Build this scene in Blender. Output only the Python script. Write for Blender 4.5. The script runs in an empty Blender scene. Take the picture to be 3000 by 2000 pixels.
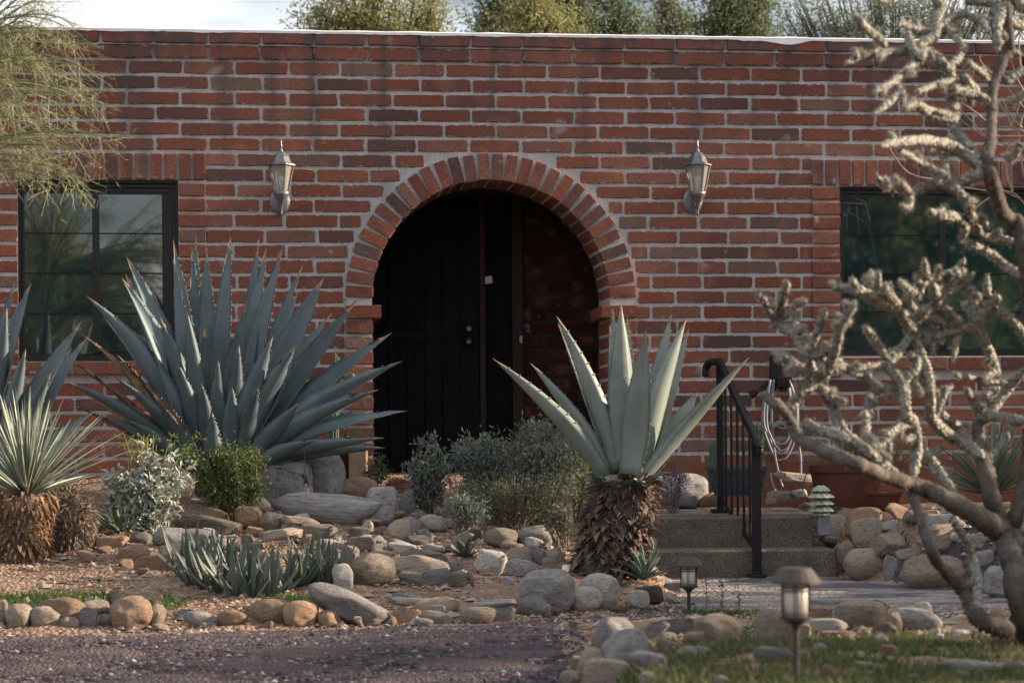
import bpy, math, random
import numpy as np
from mathutils import Vector, Matrix
from mathutils import noise as mnoise

random.seed(7); np.random.seed(7)
R = random.Random(11)
rad = math.radians
SC = bpy.context.scene
COL = SC.collection

# ------------------------------------------------------------------ camera
FPX, HY, ROLL, YAW, CAMZ, DW = 6000.0, 1290.0, 0.008, rad(6.5), 0.87, 15.0
CF = Vector((math.sin(YAW), math.cos(YAW), 0)); CR = Vector((math.cos(YAW), -math.sin(YAW), 0)); CZ = Vector((0, 0, 1))
CC = Vector((-DW*math.sin(YAW), -DW*math.cos(YAW), CAMZ))
cam_d = bpy.data.cameras.new('camera'); cam = bpy.data.objects.new('camera', cam_d); COL.objects.link(cam)
_r = (CR - ROLL*CZ).normalized(); _u = (CZ + ROLL*CR).normalized(); _b = -CF
_m = Matrix.Identity(4)
for i in range(3):
    _m[i][0], _m[i][1], _m[i][2], _m[i][3] = _r[i], _u[i], _b[i], CC[i]
cam.matrix_world = _m
cam_d.sensor_width = 36; cam_d.lens = 72; cam_d.shift_y = 290/3000.0
cam_d.clip_start = 0.1; cam_d.clip_end = 3000
cam_d.dof.use_dof = True; cam_d.dof.focus_distance = 12.6; cam_d.dof.aperture_fstop = 4.2
SC.camera = cam

# ------------------------------------------------------------------ sky, sun, exposure
SUN_EL, SUN_AZ = rad(18), rad(-1.2)           # azimuth measured from +X towards +Y
w = bpy.data.worlds.new('World'); SC.world = w; w.use_nodes = True
nt = w.node_tree; nt.nodes.clear()
wo = nt.nodes.new('ShaderNodeOutputWorld'); bg = nt.nodes.new('ShaderNodeBackground'); bg.inputs[1].default_value = 0.05
sky = nt.nodes.new('ShaderNodeTexSky'); sky.sky_type = 'NISHITA'; sky.sun_disc = False
sky.sun_elevation = SUN_EL; sky.sun_rotation = rad(90)-SUN_AZ; sky.air_density = 1.0; sky.dust_density = 1.2
tc = nt.nodes.new('ShaderNodeTexCoord'); mp = nt.nodes.new('ShaderNodeMapping'); mp.inputs['Scale'].default_value = (1.4, 1.4, 5.0)
nz = nt.nodes.new('ShaderNodeTexNoise'); nz.inputs['Scale'].default_value = 2.2; nz.inputs['Detail'].default_value = 6
rp = nt.nodes.new('ShaderNodeValToRGB'); rp.color_ramp.elements[0].position = 0.36; rp.color_ramp.elements[1].position = 0.56
mx = nt.nodes.new('ShaderNodeMix'); mx.data_type = 'RGBA'
mul = nt.nodes.new('ShaderNodeMath'); mul.operation = 'MULTIPLY'; mul.inputs[1].default_value = 0.8
nt.links.new(tc.outputs['Generated'], mp.inputs[0]); nt.links.new(mp.outputs[0], nz.inputs['Vector'])
nt.links.new(nz.outputs[0], rp.inputs[0]); nt.links.new(rp.outputs[0], mul.inputs[0]); nt.links.new(mul.outputs[0], mx.inputs[0])
nt.links.new(sky.outputs[0], mx.inputs[6]); mx.inputs[7].default_value = (13.5, 13.6, 13.8, 1)
nt.links.new(mx.outputs[2], bg.inputs[0]); nt.links.new(bg.outputs[0], wo.inputs[0])
sl = bpy.data.lights.new('sun', 'SUN'); sl.energy = 5.0; sl.angle = rad(0.5); sl.color = (1.0, 0.80, 0.58)
so = bpy.data.objects.new('sun', sl); COL.objects.link(so)
TOSUN = Vector((math.cos(SUN_EL)*math.cos(SUN_AZ), math.cos(SUN_EL)*math.sin(SUN_AZ), math.sin(SUN_EL)))
so.rotation_euler = TOSUN.to_track_quat('Z', 'Y').to_euler(); so.location = (20, 0, 12)
SC.view_settings.view_transform = 'Standard'; SC.view_settings.look = 'None'
SC.view_settings.gamma = 1; SC.view_settings.use_curve_mapping = False
SC.view_settings.exposure = 1.27

# ------------------------------------------------------------------ place on the ground / on the wall
def cw(s, d, z=0.0):                       # s metres to the right, d metres ahead of the viewpoint
    p = CC + d*CF + s*CR; return Vector((p.x, p.y, z))
def ray(px, py):
    u = (px-1500)/FPX; v = (py-HY)/FPX
    return CF + (u-ROLL*v)*CR - (v+ROLL*u)*CZ
def P(px, py, d): return CC + d*ray(px, py)
def W(px, py, Y=0.0):
    r = ray(px, py); t = (Y-CC.y)/r.y; return CC + t*r
def sstep(a, b, x):
    t = np.clip((x-a)/(b-a), 0, 1); return t*t*(3-2*t)
def dfront(s): return np.interp(s, [-6, -2.4, -1, 0, .5, .9, 1.0], [9.3, 9.35, 9.6, 9.9, 10.3, 10.9, 12.4])
def dpile(s): return np.interp(s, [1.9, 2.05, 2.3, 2.7, 3.5, 6], [13.6, 12.75, 12.1, 11.0, 10.0, 9.6])
def dmound(s): return np.interp(s, [0, .3, .7, 2.4, 6], [9.0, 9.4, 9.9, 9.7, 9.4])
def H(s, d):
    s = np.asarray(s, float); d = np.asarray(d, float)
    bed = np.clip((d-dfront(s))*.125, 0, .62)*sstep(.98, .72, s)
    a = sstep(0, 1.3, d-dpile(s))*sstep(1.9, 2.15, s)
    pile = .38*a
    md = dmound(s)-d
    mound = (np.clip(.02+.05*md, 0, .2))*sstep(0, .35, md)*sstep(.14, .40, s)
    landing = .36*sstep(13.4, 13.6, d)*sstep(.6, .8, s)*sstep(2.1, 1.95, s)
    z = np.maximum(np.maximum(bed, pile), np.maximum(mound, landing))
    z = z + .012*np.sin(s*3.1+d*1.7)*np.sin(d*2.3-s)*sstep(0.02, .12, z)
    return z
def ground_hit(px, py, dmin=4.0, dmax=14.8):
    r = ray(px, py); prev = dmin
    for i in range(int((dmax-dmin)/.02)):
        d = dmin + i*.02
        p = CC + d*r; q = p - CC
        if p.z <= float(H(q.dot(CR), d)): return d
    return dmax
def HZ(p):
    q = Vector(p) - CC; return float(H(q.dot(CR), q.dot(CF)))

# ------------------------------------------------------------------ materials
class NT:
    def __init__(s, name):
        s.m = bpy.data.materials.new(name); s.m.use_nodes = True; s.t = s.m.node_tree; s.n = s.t.nodes; s.l = s.t.links
        s.b = s.n['Principled BSDF']; s.out = s.n['Material Output']
        s.tc = s.n.new('ShaderNodeTexCoord')
    def noise(s, scale, detail=4, rough=.6, src='Object', mapscale=None):
        k = s.n.new('ShaderNodeTexNoise'); k.inputs['Scale'].default_value = scale; k.inputs['Detail'].default_value = detail
        k.inputs['Roughness'].default_value = rough
        if mapscale:
            m = s.n.new('ShaderNodeMapping'); m.inputs['Scale'].default_value = mapscale
            s.l.new(s.tc.outputs[src], m.inputs[0]); s.l.new(m.outputs[0], k.inputs['Vector'])
        else: s.l.new(s.tc.outputs[src], k.inputs['Vector'])
        return k.outputs[0]
    def ramp(s, f, stops):
        r = s.n.new('ShaderNodeValToRGB'); e = r.color_ramp.elements
        while len(e) < len(stops): e.new(.5)
        for i, (p, c) in enumerate(stops):
            e[i].position = p; e[i].color = (*c, 1) if not isinstance(c, (int, float)) else (c, c, c, 1)
        s.l.new(f, r.inputs[0]); return r.outputs[0]
    def mix(s, f, a, b, mode='MIX'):
        m = s.n.new('ShaderNodeMix'); m.data_type = 'RGBA'; m.blend_type = mode
        for sock, v in ((m.inputs[0], f), (m.inputs[6], a), (m.inputs[7], b)):
            if isinstance(v, (int, float)): sock.default_value = v
            elif isinstance(v, tuple): sock.default_value = (*v, 1)
            else: s.l.new(v, sock)
        return m.outputs[2]
    def math(s, op, a, b=0.0, clamp=False):
        m = s.n.new('ShaderNodeMath'); m.operation = op; m.use_clamp = clamp
        for sock, v in ((m.inputs[0], a), (m.inputs[1], b)):
            if isinstance(v, (int, float)): sock.default_value = v
            else: s.l.new(v, sock)
        return m.outputs[0]
    def rnd(s):
        o = s.n.new('ShaderNodeObjectInfo'); g = s.n.new('ShaderNodeNewGeometry')
        return s.math('FRACT', s.math('ADD', o.outputs['Random'], g.outputs['Random Per Island']))
    def hsv(s, col, h=.5, sat=1.0, val=1.0):
        m = s.n.new('ShaderNodeHueSaturation')
        for sock, v in ((m.inputs['Hue'], h), (m.inputs['Saturation'], sat), (m.inputs['Value'], val)):
            if isinstance(v, (int, float)): sock.default_value = v
            else: s.l.new(v, sock)
        s.l.new(col, m.inputs['Color']); return m.outputs[0]
    def bump(s, h, strength=.5, dist=.01):
        b = s.n.new('ShaderNodeBump'); b.inputs['Strength'].default_value = strength; b.inputs['Distance'].default_value = dist
        s.l.new(h, b.inputs['Height']); s.l.new(b.outputs[0], s.b.inputs['Normal'])
    def fin(s, col, rough=.8, spec=.3, metal=0):
        if isinstance(col, tuple): s.b.inputs['Base Color'].default_value = (*col, 1)
        else: s.l.new(col, s.b.inputs['Base Color'])
        if isinstance(rough, (int, float)): s.b.inputs['Roughness'].default_value = rough
        else: s.l.new(rough, s.b.inputs['Roughness'])
        s.b.inputs['Specular IOR Level'].default_value = spec; s.b.inputs['Metallic'].default_value = metal
        return s.m

def simple(name, c1, c2=None, scale=20, rough=.8, spec=.3, bump=.3, bd=.004, var=.25, bscale=None, metal=0, pos=(.35, .65)):
    t = NT(name); c2 = c2 or tuple(x*.7 for x in c1)
    col = t.ramp(t.noise(scale), [(pos[0], c1), (pos[1], c2)])
    if var: col = t.hsv(col, val=t.math('ADD', t.math('MULTIPLY', t.rnd(), var*2), 1-var))
    if bump: t.bump(t.noise(bscale or scale*3), bump, bd)
    return t.fin(col, rough, spec, metal)

def leafmat(name, c1, c2, trans=.25, rough=.6, var=.25, scale=15, mapscale=None):
    t = NT(name)
    col = t.ramp(t.noise(scale, mapscale=mapscale), [(.35, c1), (.65, c2)])
    col = t.hsv(col, val=t.math('ADD', t.math('MULTIPLY', t.rnd(), var*2), 1-var))
    t.fin(col, rough, .3)
    if trans:
        tr = t.n.new('ShaderNodeBsdfTranslucent'); t.l.new(col, tr.inputs[0])
        ms = t.n.new('ShaderNodeMixShader'); ms.inputs[0].default_value = trans
        t.l.new(t.b.outputs[0], ms.inputs[1]); t.l.new(tr.outputs[0], ms.inputs[2]); t.l.new(ms.outputs[0], t.out.inputs[0])
    return t.m

MORT = (.43, .42, .425)
def weather(t, col):
    g = t.n.new('ShaderNodeNewGeometry'); sp = t.n.new('ShaderNodeSeparateXYZ'); t.l.new(g.outputs['Position'], sp.inputs[0])
    mp = t.n.new('ShaderNodeMapping'); mp.inputs['Scale'].default_value = (6, 6, .55); t.l.new(g.outputs['Position'], mp.inputs[0])
    k = t.n.new('ShaderNodeTexNoise'); k.inputs['Scale'].default_value = 1.0; k.inputs['Detail'].default_value = 6; t.l.new(mp.outputs[0], k.inputs['Vector'])
    top = t.n.new('ShaderNodeMapRange'); top.inputs[1].default_value = 2.5; top.inputs[2].default_value = 3.7; t.l.new(sp.outputs[2], top.inputs[0])
    bot = t.n.new('ShaderNodeMapRange'); bot.inputs[1].default_value = 1.3; bot.inputs[2].default_value = .45; t.l.new(sp.outputs[2], bot.inputs[0])
    streak = t.ramp(k.outputs[0], [(.50, 0.0), (.66, .8)])
    col = t.mix(t.math('MULTIPLY', streak, top.outputs[0]), col, (.075, .065, .065))
    k2 = t.n.new('ShaderNodeTexNoise'); k2.inputs['Scale'].default_value = 4; k2.inputs['Detail'].default_value = 7; t.l.new(g.outputs['Position'], k2.inputs['Vector'])
    col = t.mix(t.math('MULTIPLY', t.ramp(k2.outputs[0], [(.42, 0.0), (.62, .7)]), bot.outputs[0]), col, (.12, .085, .065))
    col = t.mix(t.ramp(k2.outputs[0], [(.66, 0.0), (.74, .35)]), col, (.42, .40, .41))
    return col
def brickmat(name, smear=True, stops=None, stain=False, white=False):
    t = NT(name); r = t.rnd()
    stops = stops or [(0, (.205, .074, .050)), (.22, (.245, .096, .066)), (.40, (.175, .068, .052)), (.52, (.24, .115, .088)),
                      (.68, (.20, .074, .053)), (.82, (.155, .076, .064)), (.91, (.095, .060, .055)), (.95, (.19, .128, .10)), (1, (.22, .082, .055))]
    base = t.ramp(r, stops)
    off = t.n.new('ShaderNodeVectorMath'); off.operation = 'ADD'; t.l.new(t.tc.outputs['Object'], off.inputs[0])
    cmb = t.n.new('ShaderNodeCombineXYZ'); t.l.new(t.math('MULTIPLY', r, 37.0), cmb.inputs[0]); t.l.new(t.math('MULTIPLY', r, 91.0), cmb.inputs[2])
    t.l.new(cmb.outputs[0], off.inputs[1])
    def nn(sc, det=5):
        k = t.n.new('ShaderNodeTexNoise'); k.inputs['Scale'].default_value = sc; k.inputs['Detail'].default_value = det
        t.l.new(off.outputs[0], k.inputs['Vector']); return k.outputs[0]
    big = nn(5, 3); fine = nn(60, 6)
    col = t.mix(t.ramp(big, [(.50, 0.0), (.72, .75)]), base, t.mix(.5, base, (.13, .07, .06)))
    col = t.mix(t.ramp(nn(3.2, 2), [(.55, 0.0), (.7, .35)]), col, (.36, .17, .11))
    col = t.mix(.55, col, t.ramp(fine, [(.3, (.45, .45, .45)), (.7, (1.25, 1.25, 1.25))]), 'MULTIPLY')
    col = t.mix(t.ramp(nn(45, 2), [(.70, 0.0), (.74, .6)]), col, (.07, .04, .04))
    if stain: col = t.mix(t.ramp(nn(9, 5), [(.45, 0.0), (.62, .8)]), col, (.085, .075, .08))
    if white: col = t.mix(t.ramp(nn(7, 5), [(.55, 0.0), (.62, .9)]), col, (.55, .54, .54))
    if smear:
        sp = t.n.new('ShaderNodeSeparateXYZ'); t.l.new(t.tc.outputs['Generated'], sp.inputs[0])
        def ed(o, k):
            a = t.math('MINIMUM', sp.outputs[o], t.math('SUBTRACT', 1.0, sp.outputs[o])); return t.math('MULTIPLY', a, k)
        e = t.math('MINIMUM', ed(0, .37), ed(2, .092))
        lim = t.math('MULTIPLY', t.math('SUBTRACT', nn(28, 4), .44), .045)
        f = t.math('MULTIPLY', t.math('GREATER_THAN', lim, e), .75)
        col = t.mix(f, col, MORT)
    col = t.mix(t.ramp(nn(11, 6), [(.66, 0.0), (.74, .45)]), col, MORT)
    wn = t.n.new('ShaderNodeTexNoise'); wn.inputs['Scale'].default_value = .9; wn.inputs['Detail'].default_value = 6; gp_ = t.n.new('ShaderNodeNewGeometry'); t.l.new(gp_.outputs['Position'], wn.inputs['Vector'])
    col = t.mix(.7, col, t.ramp(wn.outputs[0], [(.35, (.72, .70, .70)), (.65, (1.15, 1.12, 1.1))]), 'MULTIPLY')
    col = weather(t, col)
    t.bump(t.math('ADD', fine, t.math('MULTIPLY', big, 1.5)), .7, .005)
    return t.fin(col, .92, .15)

M = {}
M['brick'] = brickmat('brick'); M['arch'] = brickmat('arch_brick', smear=False, stain=False)
M['brickjoined'] = brickmat('brick_joined', smear=False)
M['cap'] = brickmat('cap_brick', smear=False, stain=True, stops=[(0, (.25, .085, .06)), (.4, (.22, .09, .07)), (.7, (.17, .085, .075)), (1, (.27, .09, .06))])
t = NT('mortar')
mcol = t.ramp(t.noise(7, 6), [(.3, (.36, .35, .355)), (.7, (.50, .485, .49))])
mcol = t.mix(.5, mcol, t.ramp(t.noise(70, 4), [(.3, (.6, .6, .6)), (.7, (1.15, 1.15, 1.15))]), 'MULTIPLY')
mcol = weather(t, mcol); t.bump(t.noise(60, 6), .9, .008); M['mortar'] = t.fin(mcol, .95, .1)
M['coping'] = simple('white_coating', (.85, .85, .87), (.75, .75, .78), 12, .6, .3, .4)
M['stucco'] = simple('stucco', (.19, .085, .055), (.14, .065, .045), 5, .95, .1, .5)
M['blackmetal'] = simple('black_metal', (.005, .005, .008), (.008, .008, .013), 8, .45, .25, .1, var=0)
M['frame'] = simple('window_frame', (.009, .008, .010), (.014, .012, .015), 8, .5, .35, .05, var=0)
M['door'] = simple('door_black', (.006, .0055, .008), (.009, .008, .011), 3, .75, .12, .1, var=0)
M['doorframe'] = simple('door_frame_brown', (.028, .014, .011), (.022, .012, .010), 8, .7, .3, .1, var=0)
M['dark'] = simple('dark_interior', (.01, .01, .011), None, 5, .9, .1, 0, var=0)
M['porch'] = simple('porch_plaster_shaded', (.018, .012, .011), None, 5, .9, .1, .2, var=0)  # near black: the shade of the recess is put into this colour
M['chrome'] = simple('worn_nickel', (.22, .21, .19), (.15, .14, .13), 20, .4, .5, .1, var=0, metal=1)
M['paper'] = simple('paper', (.62, .52, .62), (.5, .42, .52), 60, .8, .2, 0, var=0)
M['plastic'] = simple('pale_plastic', (.40, .38, .40), None, 20, .6, .3, 0, var=0)
M['lantern'] = simple('lantern_grey_metal', (.13, .13, .155), (.19, .185, .20), 25, .38, .5, .15, var=0, metal=.55)
M['bronze'] = simple('bronze_plastic', (.055, .040, .038), (.038, .029, .028), 14, .5, .4, .2, var=0)
M['darkbronze'] = simple('dark_bronze', (.03, .024, .022), (.045, .034, .03), 14, .5, .4, .2, var=0)
M['bulb'] = simple('white_bulb', (.8, .8, .78), None, 10, .35, .4, 0, var=0)
M['frost'] = simple('frosted_lens', (.62, .58, .50), (.52, .48, .42), 9, .4, .4, 0, var=0)
def glassmat(name, tint, alpha, rough=.05, ior=1.5):
    t = NT(name); t.fin(tint, rough, .6); t.b.inputs['IOR'].default_value = ior
    t.b.inputs['Alpha'].default_value = alpha; return t.m
M['lglass'] = glassmat('lantern_glass', (.42, .39, .34), .32, .12)
def panemat(name, c1, c2):
    t = NT(name); col = t.ramp(t.noise(1.3, 3), [(.35, c1), (.65, c2)])
    t.fin(col, .03, 1.0); t.b.inputs['IOR'].default_value = 1.85
    t.bump(t.noise(1.1, 1), .02, .01); return t.m
M['pane'] = panemat('window_glass', (.008, .022, .026), (.012, .030, .034))
M['paneg'] = panemat('window_glass_green', (.008, .030, .028), (.012, .042, .038))
M['slat'] = simple('blind_rail', (.01, .014, .016), None, 10, .6, .2, 0, var=0)
t = NT('aggregate_concrete')
cc_ = t.ramp(t.noise(110, 3), [(.35, (.085, .072, .062)), (.5, (.14, .12, .10)), (.70, (.27, .235, .195))])
cc_ = t.mix(.6, cc_, t.ramp(t.noise(3, 4), [(.3, (.6, .6, .62)), (.7, (1.1, 1.05, 1))]), 'MULTIPLY')
cc_ = t.mix(t.ramp(t.noise(1.7, 6, .7), [(.48, 0.0), (.6, .6)]), cc_, (.06, .052, .046)); t.bump(t.noise(70, 5), .9, .008); M['concrete'] = t.fin(cc_, .95, .15)
M['terracotta'] = simple('terracotta', (.125, .042, .030), (.085, .032, .026), 4, .85, .2, .3, var=.05)
M['claypot'] = simple('tan_clay', (.36, .20, .12), (.28, .15, .09), 4, .9, .2, .3, var=.05)
M['bluepot'] = simple('blue_plastic_pot', (.045, .06, .085), (.035, .045, .07), 5, .6, .3, .1, var=0)
M['hose'] = simple('grey_hose', (.24, .24, .27), (.19, .19, .22), 30, .5, .4, 0, var=0)
M['block'] = simple('tan_block', (.38, .25, .18), (.30, .20, .15), 12, .9, .2, .4, var=0)
M['darkwood'] = simple('dark_wood', (.045, .025, .02), None, 12, .9, .2, .4, var=0)

def rockmat(name, c1, c2, c3, layered=False):
    t = NT(name); o = t.n.new('ShaderNodeObjectInfo')
    off = t.n.new('ShaderNodeVectorMath'); off.operation = 'ADD'; t.l.new(t.tc.outputs['Object'], off.inputs[0])
    cmb = t.n.new('ShaderNodeCombineXYZ'); t.l.new(t.math('MULTIPLY', o.outputs['Random'], 50.0), cmb.inputs[1]); t.l.new(cmb.outputs[0], off.inputs[1])
    mp = t.n.new('ShaderNodeMapping'); mp.inputs['Scale'].default_value = (1, 1, 4.5 if layered else 1.6); mp.inputs['Rotation'].default_value = (.2, .3, 0)
    t.l.new(off.outputs[0], mp.inputs[0])
    def nn(sc, det=6, rr=.65):
        k = t.n.new('ShaderNodeTexNoise'); k.inputs['Scale'].default_value = sc; k.inputs['Detail'].default_value = det
        k.inputs['Roughness'].default_value = rr; t.l.new(mp.outputs[0], k.inputs['Vector']); return k.outputs[0]
    col = t.ramp(nn(1.6), [(.36, c1), (.5, c2), (.64, c3)])
    col = t.mix(.75, col, t.ramp(nn(9, 8, .75), [(.32, (.45, .44, .44)), (.5, (.95, .95, .95)), (.7, (1.35, 1.33, 1.3))]), 'MULTIPLY')
    col = t.mix(t.ramp(nn(3.3, 5), [(.56, 0.0), (.68, .7)]), col, tuple(x*.35 for x in c1))
    col = t.mix(t.ramp(nn(2.1, 7), [(.60, 0.0), (.68, .5)]), col, (.42, .25, .15))
    col = t.hsv(col, val=t.math('ADD', t.math('MULTIPLY', o.outputs['Random'], .5), .72))
    t.bump(t.math('ADD', nn(4, 8, .7), t.math('MULTIPLY', nn(22, 4), .35)), .9, .035)
    return t.fin(col, .92, .2)
ROCK = {'p': rockmat('granite_purple', (.22, .21, .225), (.30, .29, .30), (.37, .35, .345)), 'g': rockmat('granite_grey', (.27, .255, .255), (.36, .345, .345), (.44, .41, .39)),
        't': rockmat('sandstone_tan', (.36, .29, .235), (.44, .36, .29), (.36, .32, .29)),
        'o': rockmat('rock_orange', (.40, .25, .165), (.45, .31, .22), (.33, .25, .20)),
        'w': rockmat('rock_pale', (.50, .47, .44), (.56, .52, .48), (.44, .40, .36)),
        'd': rockmat('rock_dark', (.085, .08, .082), (.12, .11, .105), (.17, .15, .135)),
        'r': rockmat('rock_red', (.35, .17, .13), (.40, .24, .20), (.28, .15, .12)),
        'l': rockmat('rock_layered', (.20, .175, .155), (.33, .28, .235), (.15, .135, .13), True)}

# ------------------------------------------------------------------ object helpers
ORG = {}
def link(o, parent=None):
    COL.objects.link(o)
    if parent is not None: o.parent = parent
    return o
def tagit(o, label=None, cat=None, group=None, kind=None):
    if label: o['label'] = label
    if cat: o['category'] = cat
    if group: o['group'] = group
    if kind: o['kind'] = kind
    return o
def thing(name, label, cat, loc, group=None):
    o = bpy.data.objects.new(name, None); o.empty_display_size = .1; o.location = loc; link(o)
    ORG[o.name] = Vector(loc); return tagit(o, label, cat, group)
def org(o):
    return ORG.get(o.name, Vector((0, 0, 0)))
def mkmesh(name, V, F, mats, mi=None, smooth=False):
    me = bpy.data.meshes.new(name); me.from_pydata(V, [], F)
    for m in (mats if isinstance(mats, (list, tuple)) else [mats]): me.materials.append(m)
    if mi is not None: me.polygons.foreach_set('material_index', mi)
    if smooth: me.polygons.foreach_set('use_smooth', [True]*len(me.polygons))
    me.update(); return me
def obj(name, V, F, mats, parent=None, mi=None, smooth=False, label=None, kind=None, loc=None):
    V = np.asarray([tuple(v) for v in V], float) if not isinstance(V, np.ndarray) else V
    base = org(parent) if parent is not None else Vector((0, 0, 0))
    l = Vector(loc) if loc is not None else base
    V = V - np.array(l)
    me = mkmesh(name, V.tolist(), F.tolist() if isinstance(F, np.ndarray) else F, mats, mi, smooth)
    o = bpy.data.objects.new(name, me); o.location = l - base
    link(o, parent); ORG[o.name] = l
    return tagit(o, label, kind=kind)

class MB:
    def __init__(s): s.V = []; s.F = []; s.mi = []
    def add(s, V, F, m=0):
        n = len(s.V); s.V += [tuple(v) for v in V]; s.F += [tuple(i+n for i in f) for f in F]; s.mi += [m]*len(F)
    def box(s, a, b, m=0):
        x0, y0, z0 = a; x1, y1, z1 = b
        s.add([(x0, y0, z0), (x1, y0, z0), (x1, y1, z0), (x0, y1, z0), (x0, y0, z1), (x1, y0, z1), (x1, y1, z1), (x0, y1, z1)],
              [(0, 3, 2, 1), (4, 5, 6, 7), (0, 1, 5, 4), (1, 2, 6, 5), (2, 3, 7, 6), (3, 0, 4, 7)], m)
    def obox(s, c, ax, ay, az, m=0, bev=0):
        c, ax, ay, az = Vector(c), Vector(ax), Vector(ay), Vector(az)
        if not bev:
            s.add([c+i*ax+j*ay+k*az for k in (-1, 1) for i, j in ((-1, -1), (1, -1), (1, 1), (-1, 1))],
                  [(0, 3, 2, 1), (4, 5, 6, 7), (0, 1, 5, 4), (1, 2, 6, 5), (2, 3, 7, 6), (3, 0, 4, 7)], m); return
        V = []; lx, ly, lz = ax.length, ay.length, az.length
        for k, zz in ((0, -1), (1, -1+bev/lz), (2, 1-bev/lz), (3, 1)):
            q = bev if k in (0, 3) else 0
            for i, j in ((-1, -1), (1, -1), (1, 1), (-1, 1)):
                V.append(c+i*(1-q/lx)*ax+j*(1-q/ly)*ay+zz*az)
        F = [(0, 3, 2, 1), (12, 13, 14, 15)]
        for k in range(3):
            for i in range(4): j = (i+1) % 4; F.append((k*4+i, k*4+j, k*4+4+j, k*4+4+i))
        s.add(V, F, m)
    def tube(s, pts, rs, n=8, m=0, cap=True, jit=0):
        pts = [Vector(p) for p in pts]
        if isinstance(rs, (int, float)): rs = [rs]*len(pts)
        V = []; F = []
        T = [(pts[min(i+1, len(pts)-1)]-pts[max(i-1, 0)]).normalized() for i in range(len(pts))]
        up = Vector((0, 0, 1)) if abs(T[0].z) < .9 else Vector((1, 0, 0))
        A = T[0].cross(up).normalized()
        for i, p in enumerate(pts):
            A = (A - A.dot(T[i])*T[i]).normalized(); B = T[i].cross(A)
            for k in range(n):
                a = 2*math.pi*k/n; r = float(rs[i])
                V.append(p + r*(math.cos(a)*A + math.sin(a)*B))
        for i in range(len(pts)-1):
            for k in range(n):
                j = (k+1) % n; F.append((i*n+k, i*n+j, (i+1)*n+j, (i+1)*n+k))
        if cap: F.append(tuple(range(n-1, -1, -1))); F.append(tuple((len(pts)-1)*n+k for k in range(n)))
        s.add(V, F, m)
    def lathe(s, prof, c, n=16, m=0, rot=0, wob=0):
        V = []; F = []
        for r, z in prof:
            for k in range(n):
                a = 2*math.pi*k/n+rot; rr = r*(1+wob*math.cos(k*math.pi))
                V.append((c[0]+rr*math.cos(a), c[1]+rr*math.sin(a), c[2]+z))
        for i in range(len(prof)-1):
            for k in range(n):
                j = (k+1) % n; F.append((i*n+k, i*n+j, (i+1)*n+j, (i+1)*n+k))
        F.append(tuple(range(n-1, -1, -1))); F.append(tuple((len(prof)-1)*n+k for k in range(n)))
        s.add(V, F, m)
    def obj(s, name, mats, parent=None, smooth=False, label=None, kind=None, loc=None):
        return obj(name, s.V, s.F, mats, parent, s.mi if isinstance(mats, (list, tuple)) and len(mats) > 1 else None, smooth, label, kind, loc)

def bez(a, b, c, n):
    a, b, c = Vector(a), Vector(b), Vector(c)
    return [(1-t)**2*a+2*t*(1-t)*b+t*t*c for t in (i/(n-1) for i in range(n))]
def catmull(P_, k=4):
    out = []; P_ = [Vector(p) for p in P_]; n = len(P_)
    for i in range(n-1):
        a, b, c, d = P_[max(i-1, 0)], P_[i], P_[i+1], P_[min(i+2, n-1)]
        for j in range(k):
            t = j/k; out.append(.5*((2*b)+(c-a)*t+(2*a-5*b+4*c-d)*t*t+(3*b-a-3*c+d)*t**3))
    out.append(P_[-1]); return out
def leafcloud(C, D, N, L, Wd, fold=.25):
    """C centres(n,3), D direction, N normal, L lengths, Wd widths -> verts, tris (2 per leaf)"""
    D = D/np.linalg.norm(D, axis=1, keepdims=True); S = np.cross(D, N); S /= (np.linalg.norm(S, axis=1, keepdims=True)+1e-9)
    U = np.cross(S, D); n = len(C); L = np.reshape(L, (-1, 1)); Wd = np.reshape(Wd, (-1, 1))
    mid = C + D*L*.45
    V = np.stack([C, mid+S*Wd*.5+U*Wd*fold, C+D*L, mid-S*Wd*.5+U*Wd*fold], 1).reshape(-1, 3)
    b = np.arange(n)[:, None]*4
    F = np.concatenate([b+np.array([[0, 1, 2]]), b+np.array([[0, 2, 3]])], 1).reshape(-1, 3)
    return V, F
rng = np.random.default_rng(5)
def rdir(n, up=0.0):
    v = rng.normal(size=(n, 3)); v /= np.linalg.norm(v, axis=1, keepdims=True); v[:, 2] += up
    return v/np.linalg.norm(v, axis=1, keepdims=True)

# ================================================================== GROUND
def axis(lo, hi, step, far):
    a = list(np.arange(lo, hi+1e-6, step)); x = hi; st = step
    while x < far: st *= 1.35; x += st; a.append(x)
    x = lo; st = step; b = []
    while x > -far: st *= 1.35; x -= st; b.append(x)
    return np.array(b[::-1]+a)
GS = axis(-3.6, 4.2, .04, 900); GD = axis(4.4, 15.2, .04, 900)
SS, DD = np.meshgrid(GS, GD, indexing='ij')
ZZ = H(SS, DD)
fine_ = (SS > -3.8) & (SS < 4.4) & (DD > 4) & (DD < 15.4)
nzz = (np.sin(SS*23.1+np.sin(DD*17)*2)*np.sin(DD*21.7+np.sin(SS*13)*2)*.004 + np.sin(SS*7.3+2*np.sin(DD*3.1))*np.sin(DD*6.1)*.008)
soilmask = (DD > dfront(SS)) | (DD < dmound(SS))
ZZ = ZZ + nzz*fine_*np.where(soilmask, 1.4, .06)
XX = CC.x + DD*CF.x + SS*CR.x; YY = CC.y + DD*CF.y + SS*CR.y
ns, nd = SS.shape
sc_, dc_ = (SS[:-1, :-1]+SS[1:, 1:])/2, (DD[:-1, :-1]+DD[1:, 1:])/2
wob = .06*np.sin(sc_*9+np.sin(dc_*11))+.03*np.sin(sc_*31)*np.sin(dc_*27)
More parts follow.
